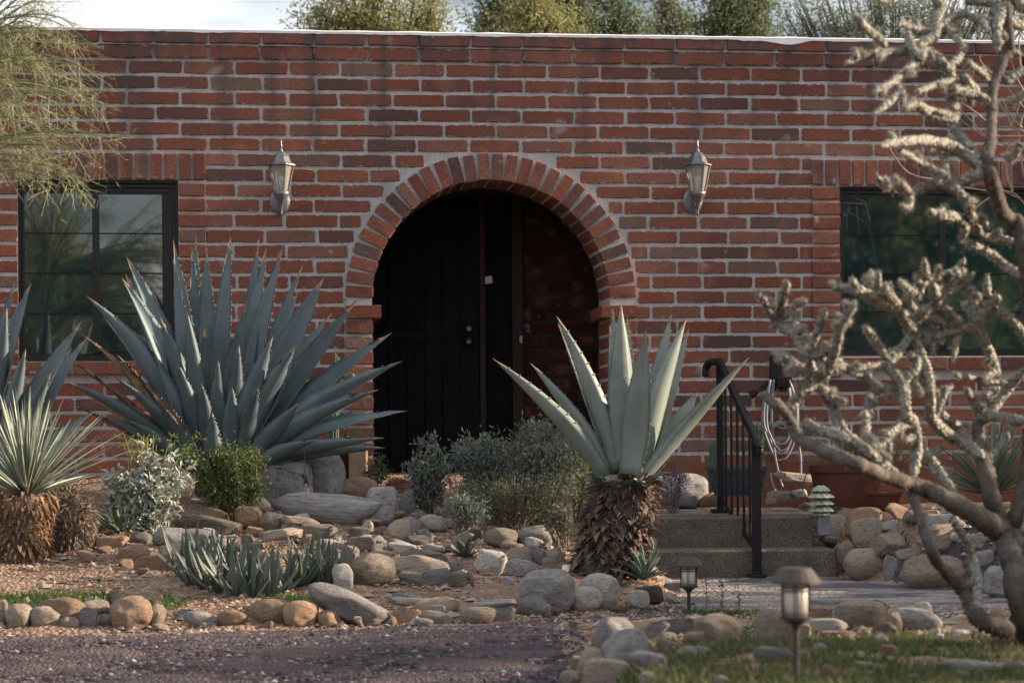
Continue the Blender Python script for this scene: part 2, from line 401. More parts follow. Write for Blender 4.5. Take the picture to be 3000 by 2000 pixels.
is_mound = (sc_+wob*.6 > .24) & (dc_ < dmound(sc_)-.1+wob)
is_path = (sc_ > .82+wob*.5) & (~is_mound) & (dc_ < 12.95) & (dc_ < dpile(sc_)+.1) & (dc_ > 10.15+wob) & (sc_ < 14)
is_road = (~is_mound) & (~is_path) & (dc_ < dfront(sc_)-.12+wob) & (dc_ > -1) & (sc_ < 30) & (sc_ > -60)
is_soil = ~(is_path | is_road)
def subsheet(name, mask, mat_, lift=0):
    ii, jj = np.nonzero(mask)
    a = ii*nd+jj; F = np.stack([a, a+nd, a+nd+1, a+1], 1)
    u, inv = np.unique(F, return_inverse=True); F = inv.reshape(F.shape)
    V = np.stack([XX.ravel()[u], YY.ravel()[u], ZZ.ravel()[u]+lift], 1)
    o = obj(name, V, F, mat_, smooth=True); tagit(o, kind='structure'); return o
def groundmat(name, stops, sc=60, patch=None, bumpd=.02, sc2=8, rough=.97, stretch=None):
    t = NT(name)
    c = t.ramp(t.noise(sc, 5, .7), stops)
    c = t.mix(.6, c, t.ramp(t.noise(sc2*.35, 5, .65), [(.35, (.62, .60, .60)), (.65, (1.2, 1.15, 1.1))]), 'MULTIPLY')
    v = t.n.new('ShaderNodeTexVoronoi'); v.inputs['Scale'].default_value = sc*.8; t.l.new(t.tc.outputs['Object'], v.inputs['Vector'])
    c = t.mix(.5, c, t.ramp(v.outputs['Color'], [(.2, (.55, .5, .5)), (.8, (1.35, 1.3, 1.3))]), 'MULTIPLY')
    if patch: c = t.mix(t.ramp(t.noise(patch[1], 5, .6, mapscale=patch[3]), [(.47, 0.0), (.56, patch[2])]), c, patch[0])
    t.bump(t.math('ADD', t.math('MULTIPLY', v.outputs['Distance'], -1), t.noise(sc2, 6)), 1.0, bumpd)
    return t.fin(c, rough, .12)
M['soil'] = groundmat('soil', [(.3, (.17, .115, .09)), (.5, (.26, .18, .135)), (.7, (.36, .265, .205))], 55, None, .015)
M['gravel'] = groundmat('driveway_gravel', [(.3, (.045, .038, .050)), (.5, (.078, .066, .080)), (.7, (.145, .122, .13))], 70, ((.14, .10, .095), 1.0, .55, (.35, 2.6, 1)), .015)
M['pathm'] = groundmat('flagstone', [(.3, (.20, .18, .175)), (.5, (.27, .25, .24)), (.7, (.34, .31, .29))], 45, ((.075, .075, .095), 1.5, .85, (1, 2.2, 1)), .012, 6)
subsheet('ground', is_soil, M['soil']); subsheet('driveway', is_road, M['gravel']); subsheet('path', is_path, M['pathm'])

# ================================================================== HOUSE
zref = W(1070, 183).z; PITCH = .110
XA0, XA1 = W(1092, 890).x, W(1783, 890).x; XC, RA = (XA0+XA1)/2, (XA1-XA0)/2
ZTOPA = W(1442, 529).z; ZSP = ZTOPA-RA; RO = RA+.198
def course(k): return zref-k*PITCH                     # top of course k+1
kimp = round((zref-W(1092, 895).z)/PITCH); ZIMP = course(kimp)   # top of the impost course
LW = dict(x0=W(53, 800).x, x1=W(524, 800).x, z1=W(300, 527).z, z0=W(300, 1058).z, xj=W(605, 800).x, zl=W(400, 446).z, zs=W(300, 1098).z)
RW = dict(x0=W(2460, 800).x, x1=W(2460, 800).x+1.62, z1=W(2600, 547).z, z0=W(2600, 1043).z, xj=W(2378, 800).x, zl=W(2500, 463).z, zs=W(2600, 1086).z)
ZCAP0 = zref+PITCH+.004; ZCAP1 = ZCAP0+.088
FLOORZ = .60
house = thing('brick_house', 'flat-roofed red brick house with arched entry and white-topped parapet', 'house', (XC, 0, 0))
mb = MB()
def wb(xa, xb, za, zb, y0=0, y1=.35): mb.box((xa, y0, za), (xb, y1, zb))
ZT = zref+PITCH
XL, XR = -8.5, 9.0
wb(XL, LW['x0'], -.2, ZT); wb(LW['x0'], LW['x1'], LW['z1'], ZT); wb(LW['x0'], LW['x1'], -.2, LW['z0'])
wb(LW['x1'], XC-RA-.1, -.2, ZT); wb(XC+RA+.1, RW['x0'], -.2, ZT)
wb(RW['x0'], RW['x1'], RW['z1'], ZT); wb(RW['x0'], RW['x1'], -.2, RW['z0']); wb(RW['x1'], XR, -.2, ZT)
n = 28; RR_ = RA+.1
for i in range(n):
    xa = XC-RR_+2*RR_*i/n; xb = XC-RR_+2*RR_*(i+1)/n
    za, zb = (ZSP+math.sqrt(max(RR_**2-(x-XC)**2, 0)) for x in (xa, xb))
    mb.add([(xa, 0, za), (xb, 0, zb), (xb, 0, ZT), (xa, 0, ZT), (xa, .35, za), (xb, .35, zb), (xb, .35, ZT), (xa, .35, ZT)],
           [(0, 1, 2, 3), (7, 6, 5, 4), (0, 4, 5, 1), (3, 2, 6, 7)])
mb.box((XL, .35, -.2), (XL+.3, 9, ZT)); mb.box((XR-.3, .35, -.2), (XR, 9, ZT)); mb.box((XL, 8.7, -.2), (XR, 9, ZT))
wall = mb.obj('wall', M['mortar'], house)
mb = MB(); mb.box((XL+.3, .35, ZT-.4), (XR-.3, 8.7, ZT-.25)); mb.obj('roof', M['coping'], house)

# --- bricks
def brick_mesh(seed, L=.37, Hh=.092, D=.06, joined=False):
    r = random.Random(seed); j = lambda a: (r.random()-.5)*2*a
    x, z, c = L/2, Hh/2, .010
    o = [(-x, -z+c), (-x+c*1.3, -z), (-.1*x+j(.03), -z+j(.0025)), (x-c*1.3, -z), (x, -z+c), (x, z-c), (x-c*1.5, z), (.05*x+j(.04), z+j(.0025)), (-x+c*1.5, z), (-x, z-c)]
    o = [(a+j(.0045), b+j(.0036)) for a, b in o]; n = len(o); q = .0055
    f = [(a*(1-q/x), b*(1-q/z)) for a, b in o]
    V = [(a, 0, b) for a, b in f]+[(a, q*.9, b) for a, b in o]+[(a, D, b) for a, b in o]
    F = [tuple(range(n))]
    for k in range(2):
        for i in range(n): jn = (i+1) % n; F.append((k*n+i, (k+1)*n+i, (k+1)*n+jn, k*n+jn))
    return V, F
BR = [brick_mesh(100+i) for i in range(8)]
BRM = [mkmesh('brick', v, f, M['brick']) for v, f in BR]
def place_brick(parent, cx, cz, L, y, hs=1.0, name='brick', rz=0, i=None, me=None):
    i = R.randrange(8) if i is None else i
    o = bpy.data.objects.new(name, me or BRM[i]); o.location = Vector((cx, y, cz))-org(parent)
    o.scale = ((-1 if R.random() < .5 else 1)*L/.37, 1, hs) if False else (L/.37, 1, hs)
    o.rotation_euler = (0, (R.random()-.5)*.012, 0); link(o, parent); return o
def free_intervals(zm, x0, x1):
    ex = []
    if LW['zs'] < zm < LW['zl']: ex.append((LW['x0']-(0 if zm < LW['z1']+.02 else .21), LW['xj']))
    if RW['zs'] < zm < RW['zl']: ex.append((RW['xj'], RW['x1']+.22))
    if zm < ZSP: ex.append((XC-RO-.01, XC+RO+.01))
    elif zm < ZSP+RO+.030:
        h = math.sqrt(max((RO+.02)**2-max(abs(zm-ZSP)-.035, 0)**2, 0)); ex.append((XC-h, XC+h))
    iv = [(x0, x1)]
    for a, b in ex:
        nv = []
        for p, q in iv:
            if b <= p or a >= q: nv.append((p, q)); continue
            if a > p: nv.append((p, a))
            if b < q: nv.append((b, q))
        iv = nv
    return iv
XODD = W(1073, 160).x; XEV = W(1147, 205).x; BP = .3795
rows = []
for k in range(0, 30):
    zt = course(k-1); zm = zt-PITCH/2
    if zm < .12: break
    x0 = (XODD if k % 2 == 0 else XEV) + (R.random()-.5)*.03
    m0 = int((-6.5-x0)/BP)-1
    joints = [x0+m*BP+(R.random()-.5)*.016 for m in range(m0, m0+40)]
    for a, b in free_intervals(zm, -6.4, 6.6):
        js = [a]+[j for j in joints if a+.07 < j < b-.07]+[b]
        for p, q in zip(js[:-1], js[1:]):
            lo = p+(.0 if p == a else .0095); hi = q-(.0 if q == b else .0095)
            L = hi-lo
            if L < .05: continue
            rows.append(((lo+hi)/2+(R.random()-.5)*.004, zm+(R.random()-.5)*.004, L, k))
def vis_score(r):
    x, z, L, k = r; q = Vector((x, 0, z))-CC; d = q.dot(CF); px = 1500+FPX*q.dot(CR)/d; py = HY-FPX*q.dot(CZ)/d
    if px < 0 or px > 3000: return -1
    s = L
    if py > 1000 and px < 1090: s -= .5
    if py > 700 and px < 640: s -= .2
    if px > 2500: s -= .3+(py > 1080)*.2
    if py > 1330: s -= .3
    return s
rows.sort(key=vis_score, reverse=True)
for (x, z, L, k) in rows[:300]:
    place_brick(wall, x, z, L, (-.030 if k == 0 else -.009)-R.random()*.003, .93+R.random()*.05)
mb = MB()
for (x, z, L, k) in rows[300:]:
    v, f = BR[R.randrange(8)]; y = (-.030 if k == 0 else -.009)-R.random()*.003
    mb.add([(x+a*L/.37, y+b, z+c*.92) for a, b, c in v], f)
mb.obj('brick', M['brickjoined'], wall, kind='stuff')
# parapet cap bricks and white coating
xcap = W(1006+150/2.24, 110).x
for m in range(-16, 16):
    o = place_brick(house, xcap+m*BP+.19, (ZCAP0+ZCAP1)/2, BP-.018+(R.random()-.5)*.008, -.048-R.random()*.004, .93, 'cap_brick')
capm = []
for i in range(4):
    v, f = brick_mesh(300+i, D=.2); capm.append(mkmesh('cap_brick', v, f, M['cap']))
for o in list(house.children):
    if o.name.startswith('cap_brick'): o.data = capm[R.randrange(4)]
mb = MB(); mb.box((XL, -.028, ZCAP0-.012), (XR, .35, ZCAP1-.008)); mb.obj('cap_mortar', M['mortar'], house)
V = []; F = []; xs = np.arange(-6.3, 6.5, .04)
for i, x in enumerate(xs):
    dz = .010+.014*max(0, mnoise.noise(Vector((x*3, 0, 1))))+.006*mnoise.noise(Vector((x*17, 3, 1)))
    if 1.9 < x < 2.25: dz += .03*math.sin((x-1.9)/.35*math.pi)
    top = .016+.006*mnoise.noise(Vector((x*5, 9, 1)))
    V += [(x, -.056, ZCAP1-dz), (x, -.060, ZCAP1+top*.5), (x, -.045, ZCAP1+top), (x, .36, ZCAP1+top)]
    if i:
        b = 4*i
        for q in range(3): F.append((b-4+q, b+q, b+q+1, b-4+q+1))
obj('parapet_coating', V, F, M['coping'], house)
# --- arch ring
def ringpt(a, r, y): return (XC+r*math.cos(a), y, ZSP+r*math.sin(a))
mb = MB(); N = 60
def ring(mb, r0, r1, y0, y1):
    for i in range(N):
        a, b = math.pi*i/N, math.pi*(i+1)/N
        v = [ringpt(a, r0, y0), ringpt(a, r1, y0), ringpt(b, r1, y0), ringpt(b, r0, y0), ringpt(a, r0, y1), ringpt(a, r1, y1), ringpt(b, r1, y1), ringpt(b, r0, y1)]
        mb.add(v, [(0, 3, 2, 1), (4, 5, 6, 7), (0, 4, 7, 3), (1, 2, 6, 5)])
ring(mb, RA+.006, RO-.012, -.020, .50); ring(mb, RO-.012, RO+.040, -.006, .02)
for sx in (-1, 1):
    a, b = sorted((XC+sx*(RA+.006), XC+sx*(RO-.008))); mb.box((a, -.020, .2), (b, .50, ZSP))
mb.obj('arch_mortar', M['mortar'], house)
NV = 30; archm = []
def block_mesh(seed, w, h, d, nm, mat_):
    r = random.Random(seed); b = MB(); j = lambda a: 1+(r.random()-.5)*a
    b.obox((0, 0, 0), (w/2*j(.05), 0, 0), (0, d/2, 0), (0, 0, h/2*j(.03)), bev=.006)
    v = [(x+(r.random()-.5)*.005, y+(r.random()-.5)*.005, z+(r.random()-.5)*.005) for x, y, z in b.V]
    return mkmesh(nm, v, b.F, mat_)
vm = [block_mesh(i, .076, .197, .55, 'arch_brick', M['arch']) for i in range(6)]
for i in range(NV):
    a = math.pi*(i+.5)/NV+(R.random()-.5)*.008
    o = bpy.data.objects.new('arch_brick', vm[i % 6]); r = (RA+RO)/2-.002+(R.random()-.5)*.010
    o.location = Vector(ringpt(a, r, .275-.038-R.random()*.008))-org(house); o.rotation_euler = (0, math.pi/2-a+(R.random()-.5)*.03, 0); link(o, house)
jm = [block_mesh(40+i, .198, .090, .55, 'jamb_brick', M['arch']) for i in range(4)]
im = block_mesh(60, .262, .092, .60, 'impost_brick', M['arch'])
for sx in (-1, 1):
    for k in range(kimp, 30):
        zm = course(k)-PITCH/2
        if zm < .4: break
        imp = k == kimp
        o = bpy.data.objects.new('impost_brick' if imp else 'jamb_brick', im if imp else jm[R.randrange(4)])
        o.location = Vector((XC+sx*((RA+RO)/2-(.028 if imp else 0)), .275-.036-R.random()*.004-(.012 if imp else 0), zm))-org(house); link(o, house)
    # small odd brick right of the arch at impost height is part of the running bond
# --- soldier lintels, window jambs and sills
sm = [block_mesh(80+i, .082, .188, .075, 'lintel_brick', M['arch']) for i in range(5)]
wm = [block_mesh(90+i, .186, .091, .075, 'window_jamb_brick', M['arch']) for i in range(5)]
slm = [block_mesh(95+i, .36, .088, .11, 'sill_brick', M['arch']) for i in range(4)]
mbm = MB()
for wd, sgn in ((LW, 1), (RW, -1)):
    zc = (wd['zl']+wd['z1'])/2-.003
    x = wd['xj']-sgn*.045
    while LW['x0']-.19 < x < RW['x1']+.2:
        o = bpy.data.objects.new('lintel_brick', sm[R.randrange(5)]); o.location = Vector((x, .0375-.030-R.random()*.004, zc))-org(house)
        o.rotation_euler = (0, (R.random()-.5)*.03, 0); link(o, house); x -= sgn*.1035
    xa, xb = (LW['x0']-.205, wd['xj']-.004) if sgn > 0 else (wd['xj']+.004, wd['x1']+.2)
    mbm.box((xa, -.012, wd['z1']+.004), (xb, .03, wd['zl']-.004))
    xj = sorted((wd['xj'], wd['x1'] if sgn > 0 else wd['x0'])); xm = (xj[0]+xj[1])/2
    mbm.box((xj[0]+.003, -.012, wd['zs']), (xj[1]-.004, .1, wd['z1']))
    for k in range(0, 30):
        zm = course(k)-PITCH/2
        if wd['zs'] < zm < wd['z1']-.03:
            o = bpy.data.objects.new('window_jamb_brick', wm[R.randrange(5)]); o.location = Vector((xm, .0375-.030-R.random()*.003, zm))-org(house)
            o.scale = ((xj[1]-xj[0]-.004)/.186, 1, 1); link(o, house)
    L = wd['x1']-wd['x0']; ns_ = max(2, round(L/.37)); zc = (wd['zs']+wd['z0'])/2
    for i in range(ns_):
        o = bpy.data.objects.new('sill_brick', slm[R.randrange(4)]); o.location = Vector((wd['x0']+L*(i+.5)/ns_, .055-.062, zc))-org(house)
        o.scale = ((L/ns_-.012)/.36, 1, 1); link(o, house)
    mbm.box((wd['x0'], -.045, wd['zs']+.006), (wd['x1'], .1, wd['z0']-.006))
    mbm.obj('opening_mortar', M['mortar'], house); mbm = MB()
# --- windows
def window(x0, x1, z0, z1, panes, lines, label, gm):
    y = .055
    mb = MB(); mb.box((x0, y, z0), (x1, y+.08, z1)); fr = mb.obj('window', M['frame'], house, label=label)
    # stepped outer frame
    mb = MB()
    for i, (o, dy) in enumerate(((0, .0), (.022, .014), (.046, .026))):
        t_ = .020; a0, a1, b0, b1 = x0+o, x1-o, z0+o*.8, z1-o*1.3
        yy = y-.034+dy; ye = y-.002
        mb.box((a0, yy, b0), (a0+t_, ye, b1)); mb.box((a1-t_, yy, b0), (a1, ye, b1))
        mb.box((a0+t_, yy, b0), (a1-t_, ye, b0+t_)); mb.box((a0+t_, yy, b1-t_), (a1-t_, ye, b1))
    mb.obj('frame', M['frame'], fr)
    for i, (a, b, c, d) in enumerate(panes):
        mb = MB(); mb.box((a, y-.010, c), (b, y-.003, d)); mb.obj('pane', gm[i], fr)
        for zl in lines:
            mb = MB(); mb.box((a, y-.016, zl-.0045), (b, y-.0105, zl+.0045)); mb.obj('glazing_bar', M['slat'], fr)
    for i in range(len(panes)-1):
        mb = MB(); mb.box((panes[i][1], y-.03, z0+.06), (panes[i+1][0], y-.003, z1-.08)); mb.obj('mullion', M['frame'], fr)
Yw = .05
px = lambda x: W(x, 800, Yw).x
pz = lambda x, y: W(x, y, Yw).z
window(LW['x0'], LW['x1'], LW['z0'], LW['z1'], [(px(68), px(272), pz(200, 1036), pz(200, 568)), (px(292), px(476), pz(380, 1030), pz(380, 571))],
       [pz(200, 684), pz(200, 801), pz(200, 919)], 'dark framed left window reflecting the sky and agaves', [M['pane'], M['pane']])
window(RW['x0'], RW['x1'], RW['z0'], RW['z1'], [(px(2469), px(2751), pz(2600, 1022), pz(2600, 578)), (px(2769), px(3060), pz(2900, 1022), pz(2900, 580))],
       [pz(2600, 690), pz(2600, 802), pz(2600, 914)], 'dark framed right window with green tinted panes behind the cholla', [M['pane'], M['paneg']])
# --- porch recess, door
YB = 1.25
mb = MB(); xa, xb = XC-RO-.15, XC+RO+.25; zt_ = ZSP+RO+.1
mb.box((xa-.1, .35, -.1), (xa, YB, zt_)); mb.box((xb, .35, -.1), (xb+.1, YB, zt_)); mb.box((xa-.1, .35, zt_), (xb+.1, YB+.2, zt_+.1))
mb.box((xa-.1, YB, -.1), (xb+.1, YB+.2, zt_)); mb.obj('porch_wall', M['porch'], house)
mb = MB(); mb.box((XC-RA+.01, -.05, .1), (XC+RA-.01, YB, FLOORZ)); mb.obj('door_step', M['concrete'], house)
xq = lambda x: W(x, 900, YB).x
zq = lambda y: W(1300, y, YB).z
prow = []
pwall = [o for o in house.children if o.name.startswith('porch_wall')][0]
pbm = [block_mesh(120+i, .36, .090, .03, 'brick', brickmat('porch_brick_shaded', smear=False, stops=[(0, (.05, .017, .014)), (.5, (.04, .015, .013)), (1, (.06, .021, .016))]) if i == 0 else bpy.data.materials['porch_brick_shaded']) for i in range(4)]  # darkened copy of the wall brick, recess shade painted into its colours
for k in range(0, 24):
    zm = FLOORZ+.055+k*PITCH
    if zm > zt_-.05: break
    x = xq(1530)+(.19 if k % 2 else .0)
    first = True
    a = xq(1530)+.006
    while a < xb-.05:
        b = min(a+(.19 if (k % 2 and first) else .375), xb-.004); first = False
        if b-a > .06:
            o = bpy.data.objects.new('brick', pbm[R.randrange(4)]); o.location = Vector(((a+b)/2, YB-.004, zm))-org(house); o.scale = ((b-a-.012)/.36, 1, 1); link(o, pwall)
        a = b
mb = MB(); mb.box((xq(1530), YB-.013, FLOORZ), (xb, YB-.001, zt_)); mb.obj('porch_mortar', simple('porch_mortar', (.04, .038, .04), None, 9, .95, .1, .3, var=0), house)  # mortar darkened to carry the shade inside the arch
YD = YB-.09
dq = lambda x: W(x, 900, YD).x
dz_ = lambda y: W(1300, y, YD).z
zd1 = dz_(600)
mb = MB(); mb.box((dq(1085), YD, FLOORZ+.01), (dq(1403), YD+.045, zd1)); door = mb.obj('door', M['door'], house, label='black metal security door')
mb = MB()
for x in (1142, 1195, 1248, 1300, 1352):
    X = dq(x); mb.box((X-.009, YD-.022, FLOORZ+.05), (X+.009, YD-.001, zd1-.04))
for z in (FLOORZ+.05, dz_(985), zd1-.06): mb.box((dq(1087), YD-.014, z-.02), (dq(1401), YD-.0012, z+.02))
mb.obj('bar', M['door'], door, label='vertical flat bars of the security door')
def scroll(cx, cz, r, turns=1.6, sgn=1, a0=0):
    return [Vector((cx+sgn*r*(1-.75*t)*math.cos(a0+t*turns*2*math.pi), YD-.026, cz+r*(1-.75*t)*math.sin(a0+t*turns*2*math.pi))) for t in (i/22 for i in range(23))]
for sx in (-1, 1):
    for cz_, r_, up in ((dz_(960), .045, 1), (dz_(1010), .045, -1)):
        mb = MB(); X = dq(1195)
        arm = bez((X, YD-.026, cz_+up*.24), (X+sx*.03, YD-.026, cz_+up*.11), (X+sx*.065+sx*r_, YD-.026, cz_), 12)
        mb.tube(arm+scroll(X+sx*.065, cz_, r_, 1.6, sx)[1:], .0042, 6); mb.obj('scrollwork', M['blackmetal'], door)
mb = MB(); mb.tube(scroll(dq(1123), dz_(960), .045), .0055, 6); mb.obj('scrollwork', M['blackmetal'], door)
def knob(X, Z, prof, nm):
    b = MB(); b.lathe(prof, (0, 0, 0), 14)
    v = [(X+x, YD-z_, Z+y) for x, y, z_ in b.V]; obj(nm, v, b.F, M['chrome'], door, smooth=True)
knob(dq(1373), dz_(963), [(.030, .0), (.030, .012), (.024, .016), (.018, .02), (.0, .021)], 'deadbolt')
knob(dq(1371), dz_(1000), [(.034, .0), (.034, .006), (.014, .012), (.014, .03), (.030, .04), (.034, .055), (.026, .068), (.0, .072)], 'doorknob')
mb = MB(); mb.box((dq(1405), YD-.02, FLOORZ+.004), (dq(1421), YB-.002, zd1+.05)); mb.box((dq(1500), YD-.02, FLOORZ+.004), (dq(1530), YB-.002, zd1+.05))
mb.box((dq(1075), YD-.02, zd1+.052), (dq(1530), YB-.002, zd1+.12)); mb.obj('door_frame', M['doorframe'], house)
mb = MB(); mb.box((dq(1421), YB-.03, FLOORZ+.004), (dq(1500), YB-.005, zd1+.05)); mb.obj('side_panel', M['dark'], house, label='black panel beside the security door')
c = P(1431, 820, (W(1431, 820, YD-.01)-CC).dot(CF))
mb = MB(); mb.obox(c, Vector((.030, 0, .004)), (0, .001, 0), Vector((-.004, 0, .028))); o = mb.obj('paper_note', M['paper']); tagit(o, 'small pale note stuck beside the black security door', 'note')
c = W(1526, 994, YD-.03)
mb = MB(); mb.obox(c, (.011, 0, 0), (0, .012, 0), (0, 0, .03), bev=.003); o = mb.obj('doorbell', M['plastic'], house)
# stucco foot of the wall on the right of the entry
mb = MB(); mb.box((XC+RO+.03, -.035, .05), (5.8, .0, W(2200, 1352, -.03).z)); mb.obj('stucco_foot', M['stucco'], house, label='orange-brown stucco band at the foot of the wall')

# ================================================================== STEPS, RAIL, LAMPS, POTS
def cwbox(mb, s0, s1, d0, d1, z0, z1, m=0, bev=.012, rough=0):
    c = cw((s0+s1)/2, (d0+d1)/2, (z0+z1)/2)
    mb.obox(c, CR*((s1-s0)/2), CF*((d1-d0)/2), CZ*((z1-z0)/2), m, bev)
st = thing('concrete_steps', 'two rough aggregate concrete steps below the black handrail', 'steps', cw(1.4, 12.9, 0))
mb = MB(); cwbox(mb, .72, 2.03, 12.87, 13.6, -.05, .172); mb.obj('step', M['concrete'], st, label='lower step')
mb = MB(); cwbox(mb, .70, 1.93, 13.18, 13.7, .10, .368); mb.obj('step', M['concrete'], st, label='upper step')
def slab(s0, s1, d0, d1, z, name, mat_):
    mb = MB(); cwbox(mb, s0, s1, d0, d1, z-.1, z, 0, .01); o = mb.obj(name, mat_); return tagit(o, kind='structure')
slab(.62, 2.05, 13.702, 15.0, .366, 'landing', M['pathm'])

rail = thing('handrail', 'black metal handrail with thin balusters beside the concrete steps', 'handrail', cw(1.5, 12.95, 0))
def PP(px, py, z=None, d=None): return P(px, py, d)
fp, np_ = cw(1.415, 13.93, .368), cw(1.525, 12.80, 0.0)
def post(p, h, nm='post', w=.019, lbl=None):
    mb = MB(); mb.obox(p+CZ*(h/2), CR*w, CF*w, CZ*(h/2), 0, .003); mb.obj(nm, M['blackmetal'], rail, label=lbl)
post(fp, 1.0, w=.022); post(np_, .86, w=.026)
mb = MB(); mb.obox(fp+CZ*.012, CR*.065, CF*.065, CZ*.012, 0, .004); mb.obj('base_plate', M['blackmetal'], rail)
mb = MB(); mb.obox(np_+CZ*.012, CR*.055, CF*.055, CZ*.012, 0, .004); mb.obj('base_plate', M['blackmetal'], rail)
a = fp+CZ*1.0; b = np_+CZ*.86
dirr = (b-a).normalized()
pts = [a-CR*.085+CF*.10-CZ*.07, a-CR*.08+CF*.10-CZ*.01, a-CR*.055+CF*.07+CZ*.025, a+CZ*.02, a+.10*(b-a)+CZ*.03, b+CZ*.0, b+dirr*.09, b+dirr*.10-CZ*.05]
mb = MB(); mb.tube(catmull(pts, 4), .026, 10); mb.obj('rail', M['blackmetal'], rail, smooth=True)
a2, b2 = fp+CZ*.10, np_+CZ*.16
mb = MB(); mb.tube([a2, b2], .014, 6); mb.obj('bottom_rail', M['blackmetal'], rail)
for i in range(1, 6):
    t_ = i/6; lo = a2.lerp(b2, t_); hi = a.lerp(b, t_)
    mb = MB(); mb.tube([lo, hi], .0095, 6); mb.obj('baluster', M['blackmetal'], rail)

def wall_lantern(px0, label, grp):
    p = W(px0, 515, -.16); s_ = .40/.40
    base = Vector((p.x, -.012, W(px0, 590, 0).z))
    t = thing('wall_lantern', label, 'lantern', base, grp)
    cx, cy = p.x, -.16; z = lambda y: W(px0, y, -.16).z
    ztop, zroof0, zroof1, zg0, zg1, zb = z(406), z(447), z(484), z(488), z(561), z(632)
    k = 1/ (FPX/ (p-CC).dot(CF))      # metres per photo pixel here
    hexr = math.pi/6+.35
    mb = MB(); mb.lathe([(r*k, zz-ztop) for r, zz in ((.1, ztop), (3.2, ztop-10*k), (2, ztop-17*k), (5.5, ztop-23*k), (2.5, ztop-27*k), (3, ztop-31*k), (6, zroof0+6*k), (7, zroof0))][::-1], (cx, cy, ztop), 10)
    mb.obj('finial', M['lantern'], t, smooth=True)
    mb = MB(); mb.lathe([(r*k, zz-ztop) for r, zz in ((41, zroof1-2*k), (41, zroof1+2*k), (30, zroof1+7*k), (26, zroof1+15*k), (22, zroof1+24*k), (13, zroof0-1*k), (6, zroof0+3*k))], (cx, cy, ztop), 6, rot=hexr)
    mb.obj('roof', M['lantern'], t)
    rt, rb = 36*k, 21*k
    mb = MB(); mb.lathe([(rt-.004, zg0-ztop), (rt+.002, zg0+4*k-ztop)], (cx, cy, ztop), 6, rot=hexr)
    mb.lathe([(rb+.007, zg1-4*k-ztop), (rb+.003, zg1-ztop)], (cx, cy, ztop), 6, rot=hexr)
    for i in range(6):
        a = hexr+i*math.pi/3; mb.tube([(cx+rt*math.cos(a), cy+rt*math.sin(a), zg0), (cx+rb*math.cos(a), cy+rb*math.sin(a), zg1)], .0065, 6)
    mb.obj('frame', M['lantern'], t)
    for i in range(6):
        a, b_ = hexr+i*math.pi/3, hexr+(i+1)*math.pi/3; q = .93
        v = [(cx+q*r*math.cos(g), cy+q*r*math.sin(g), zz) for r, g, zz in ((rt, a, zg0-.001), (rt, b_, zg0-.001), (rb, b_, zg1+.001), (rb, a, zg1+.001))]
        v += [(cx+(x-cx)*.97, cy+(y-cy)*.97, zz) for x, y, zz in v]
        obj('pane', v, [(0, 1, 2, 3), (7, 6, 5, 4), (0, 4, 5, 1), (1, 5, 6, 2), (2, 6, 7, 3), (3, 7, 4, 0)], M['lglass'], t)
    mb = MB(); mb.lathe([(.011, 0), (.011, .045), (.014, .055), (.02, .075), (.021, .09), (.015, .105), (.004, .112)], (cx, cy, zg1+.005), 12)
    mb.obj('bulb', M['bulb'], t, smooth=True)
    mb = MB(); mb.lathe([(rr*k, zz-zb) for rr, zz in ((.5, zb), (3.5, zb+5*k), (1.8, zb+10*k), (3.2, zb+16*k), (4, zb+24*k), (6, zb+32*k), (13, zb+45*k), (22, zb+60*k), (25, zg1-1*k))], (cx, cy, zb), 10)
    mb.obj('lower_cup', M['lantern'], t, smooth=True)
    mb = MB(); mb.tube(bez((cx, cy+.01, zb+35*k), (cx, cy+.05, zb+12*k), (base.x, -.012, base.z-.01), 8), .012, 8)
    mb.obj('arm', M['lantern'], t, smooth=True)
    b = MB(); b.lathe([(.072, 0), (.072, .010), (.055, .02), (.02, .026), (0, .027)], (0, 0, 0), 20)
    v = [(base.x+x-.01, -.010-z_, base.z+y*1.35) for x, y, z_ in b.V]; obj('back_plate', v, b.F, M['lantern'], t)
wall_lantern(824, 'grey hexagonal wall lantern on the brick wall left of the arch', 'wall lanterns flanking the entry')
wall_lantern(2044, 'grey hexagonal wall lantern on the brick wall right of the arch', 'wall lanterns flanking the entry')

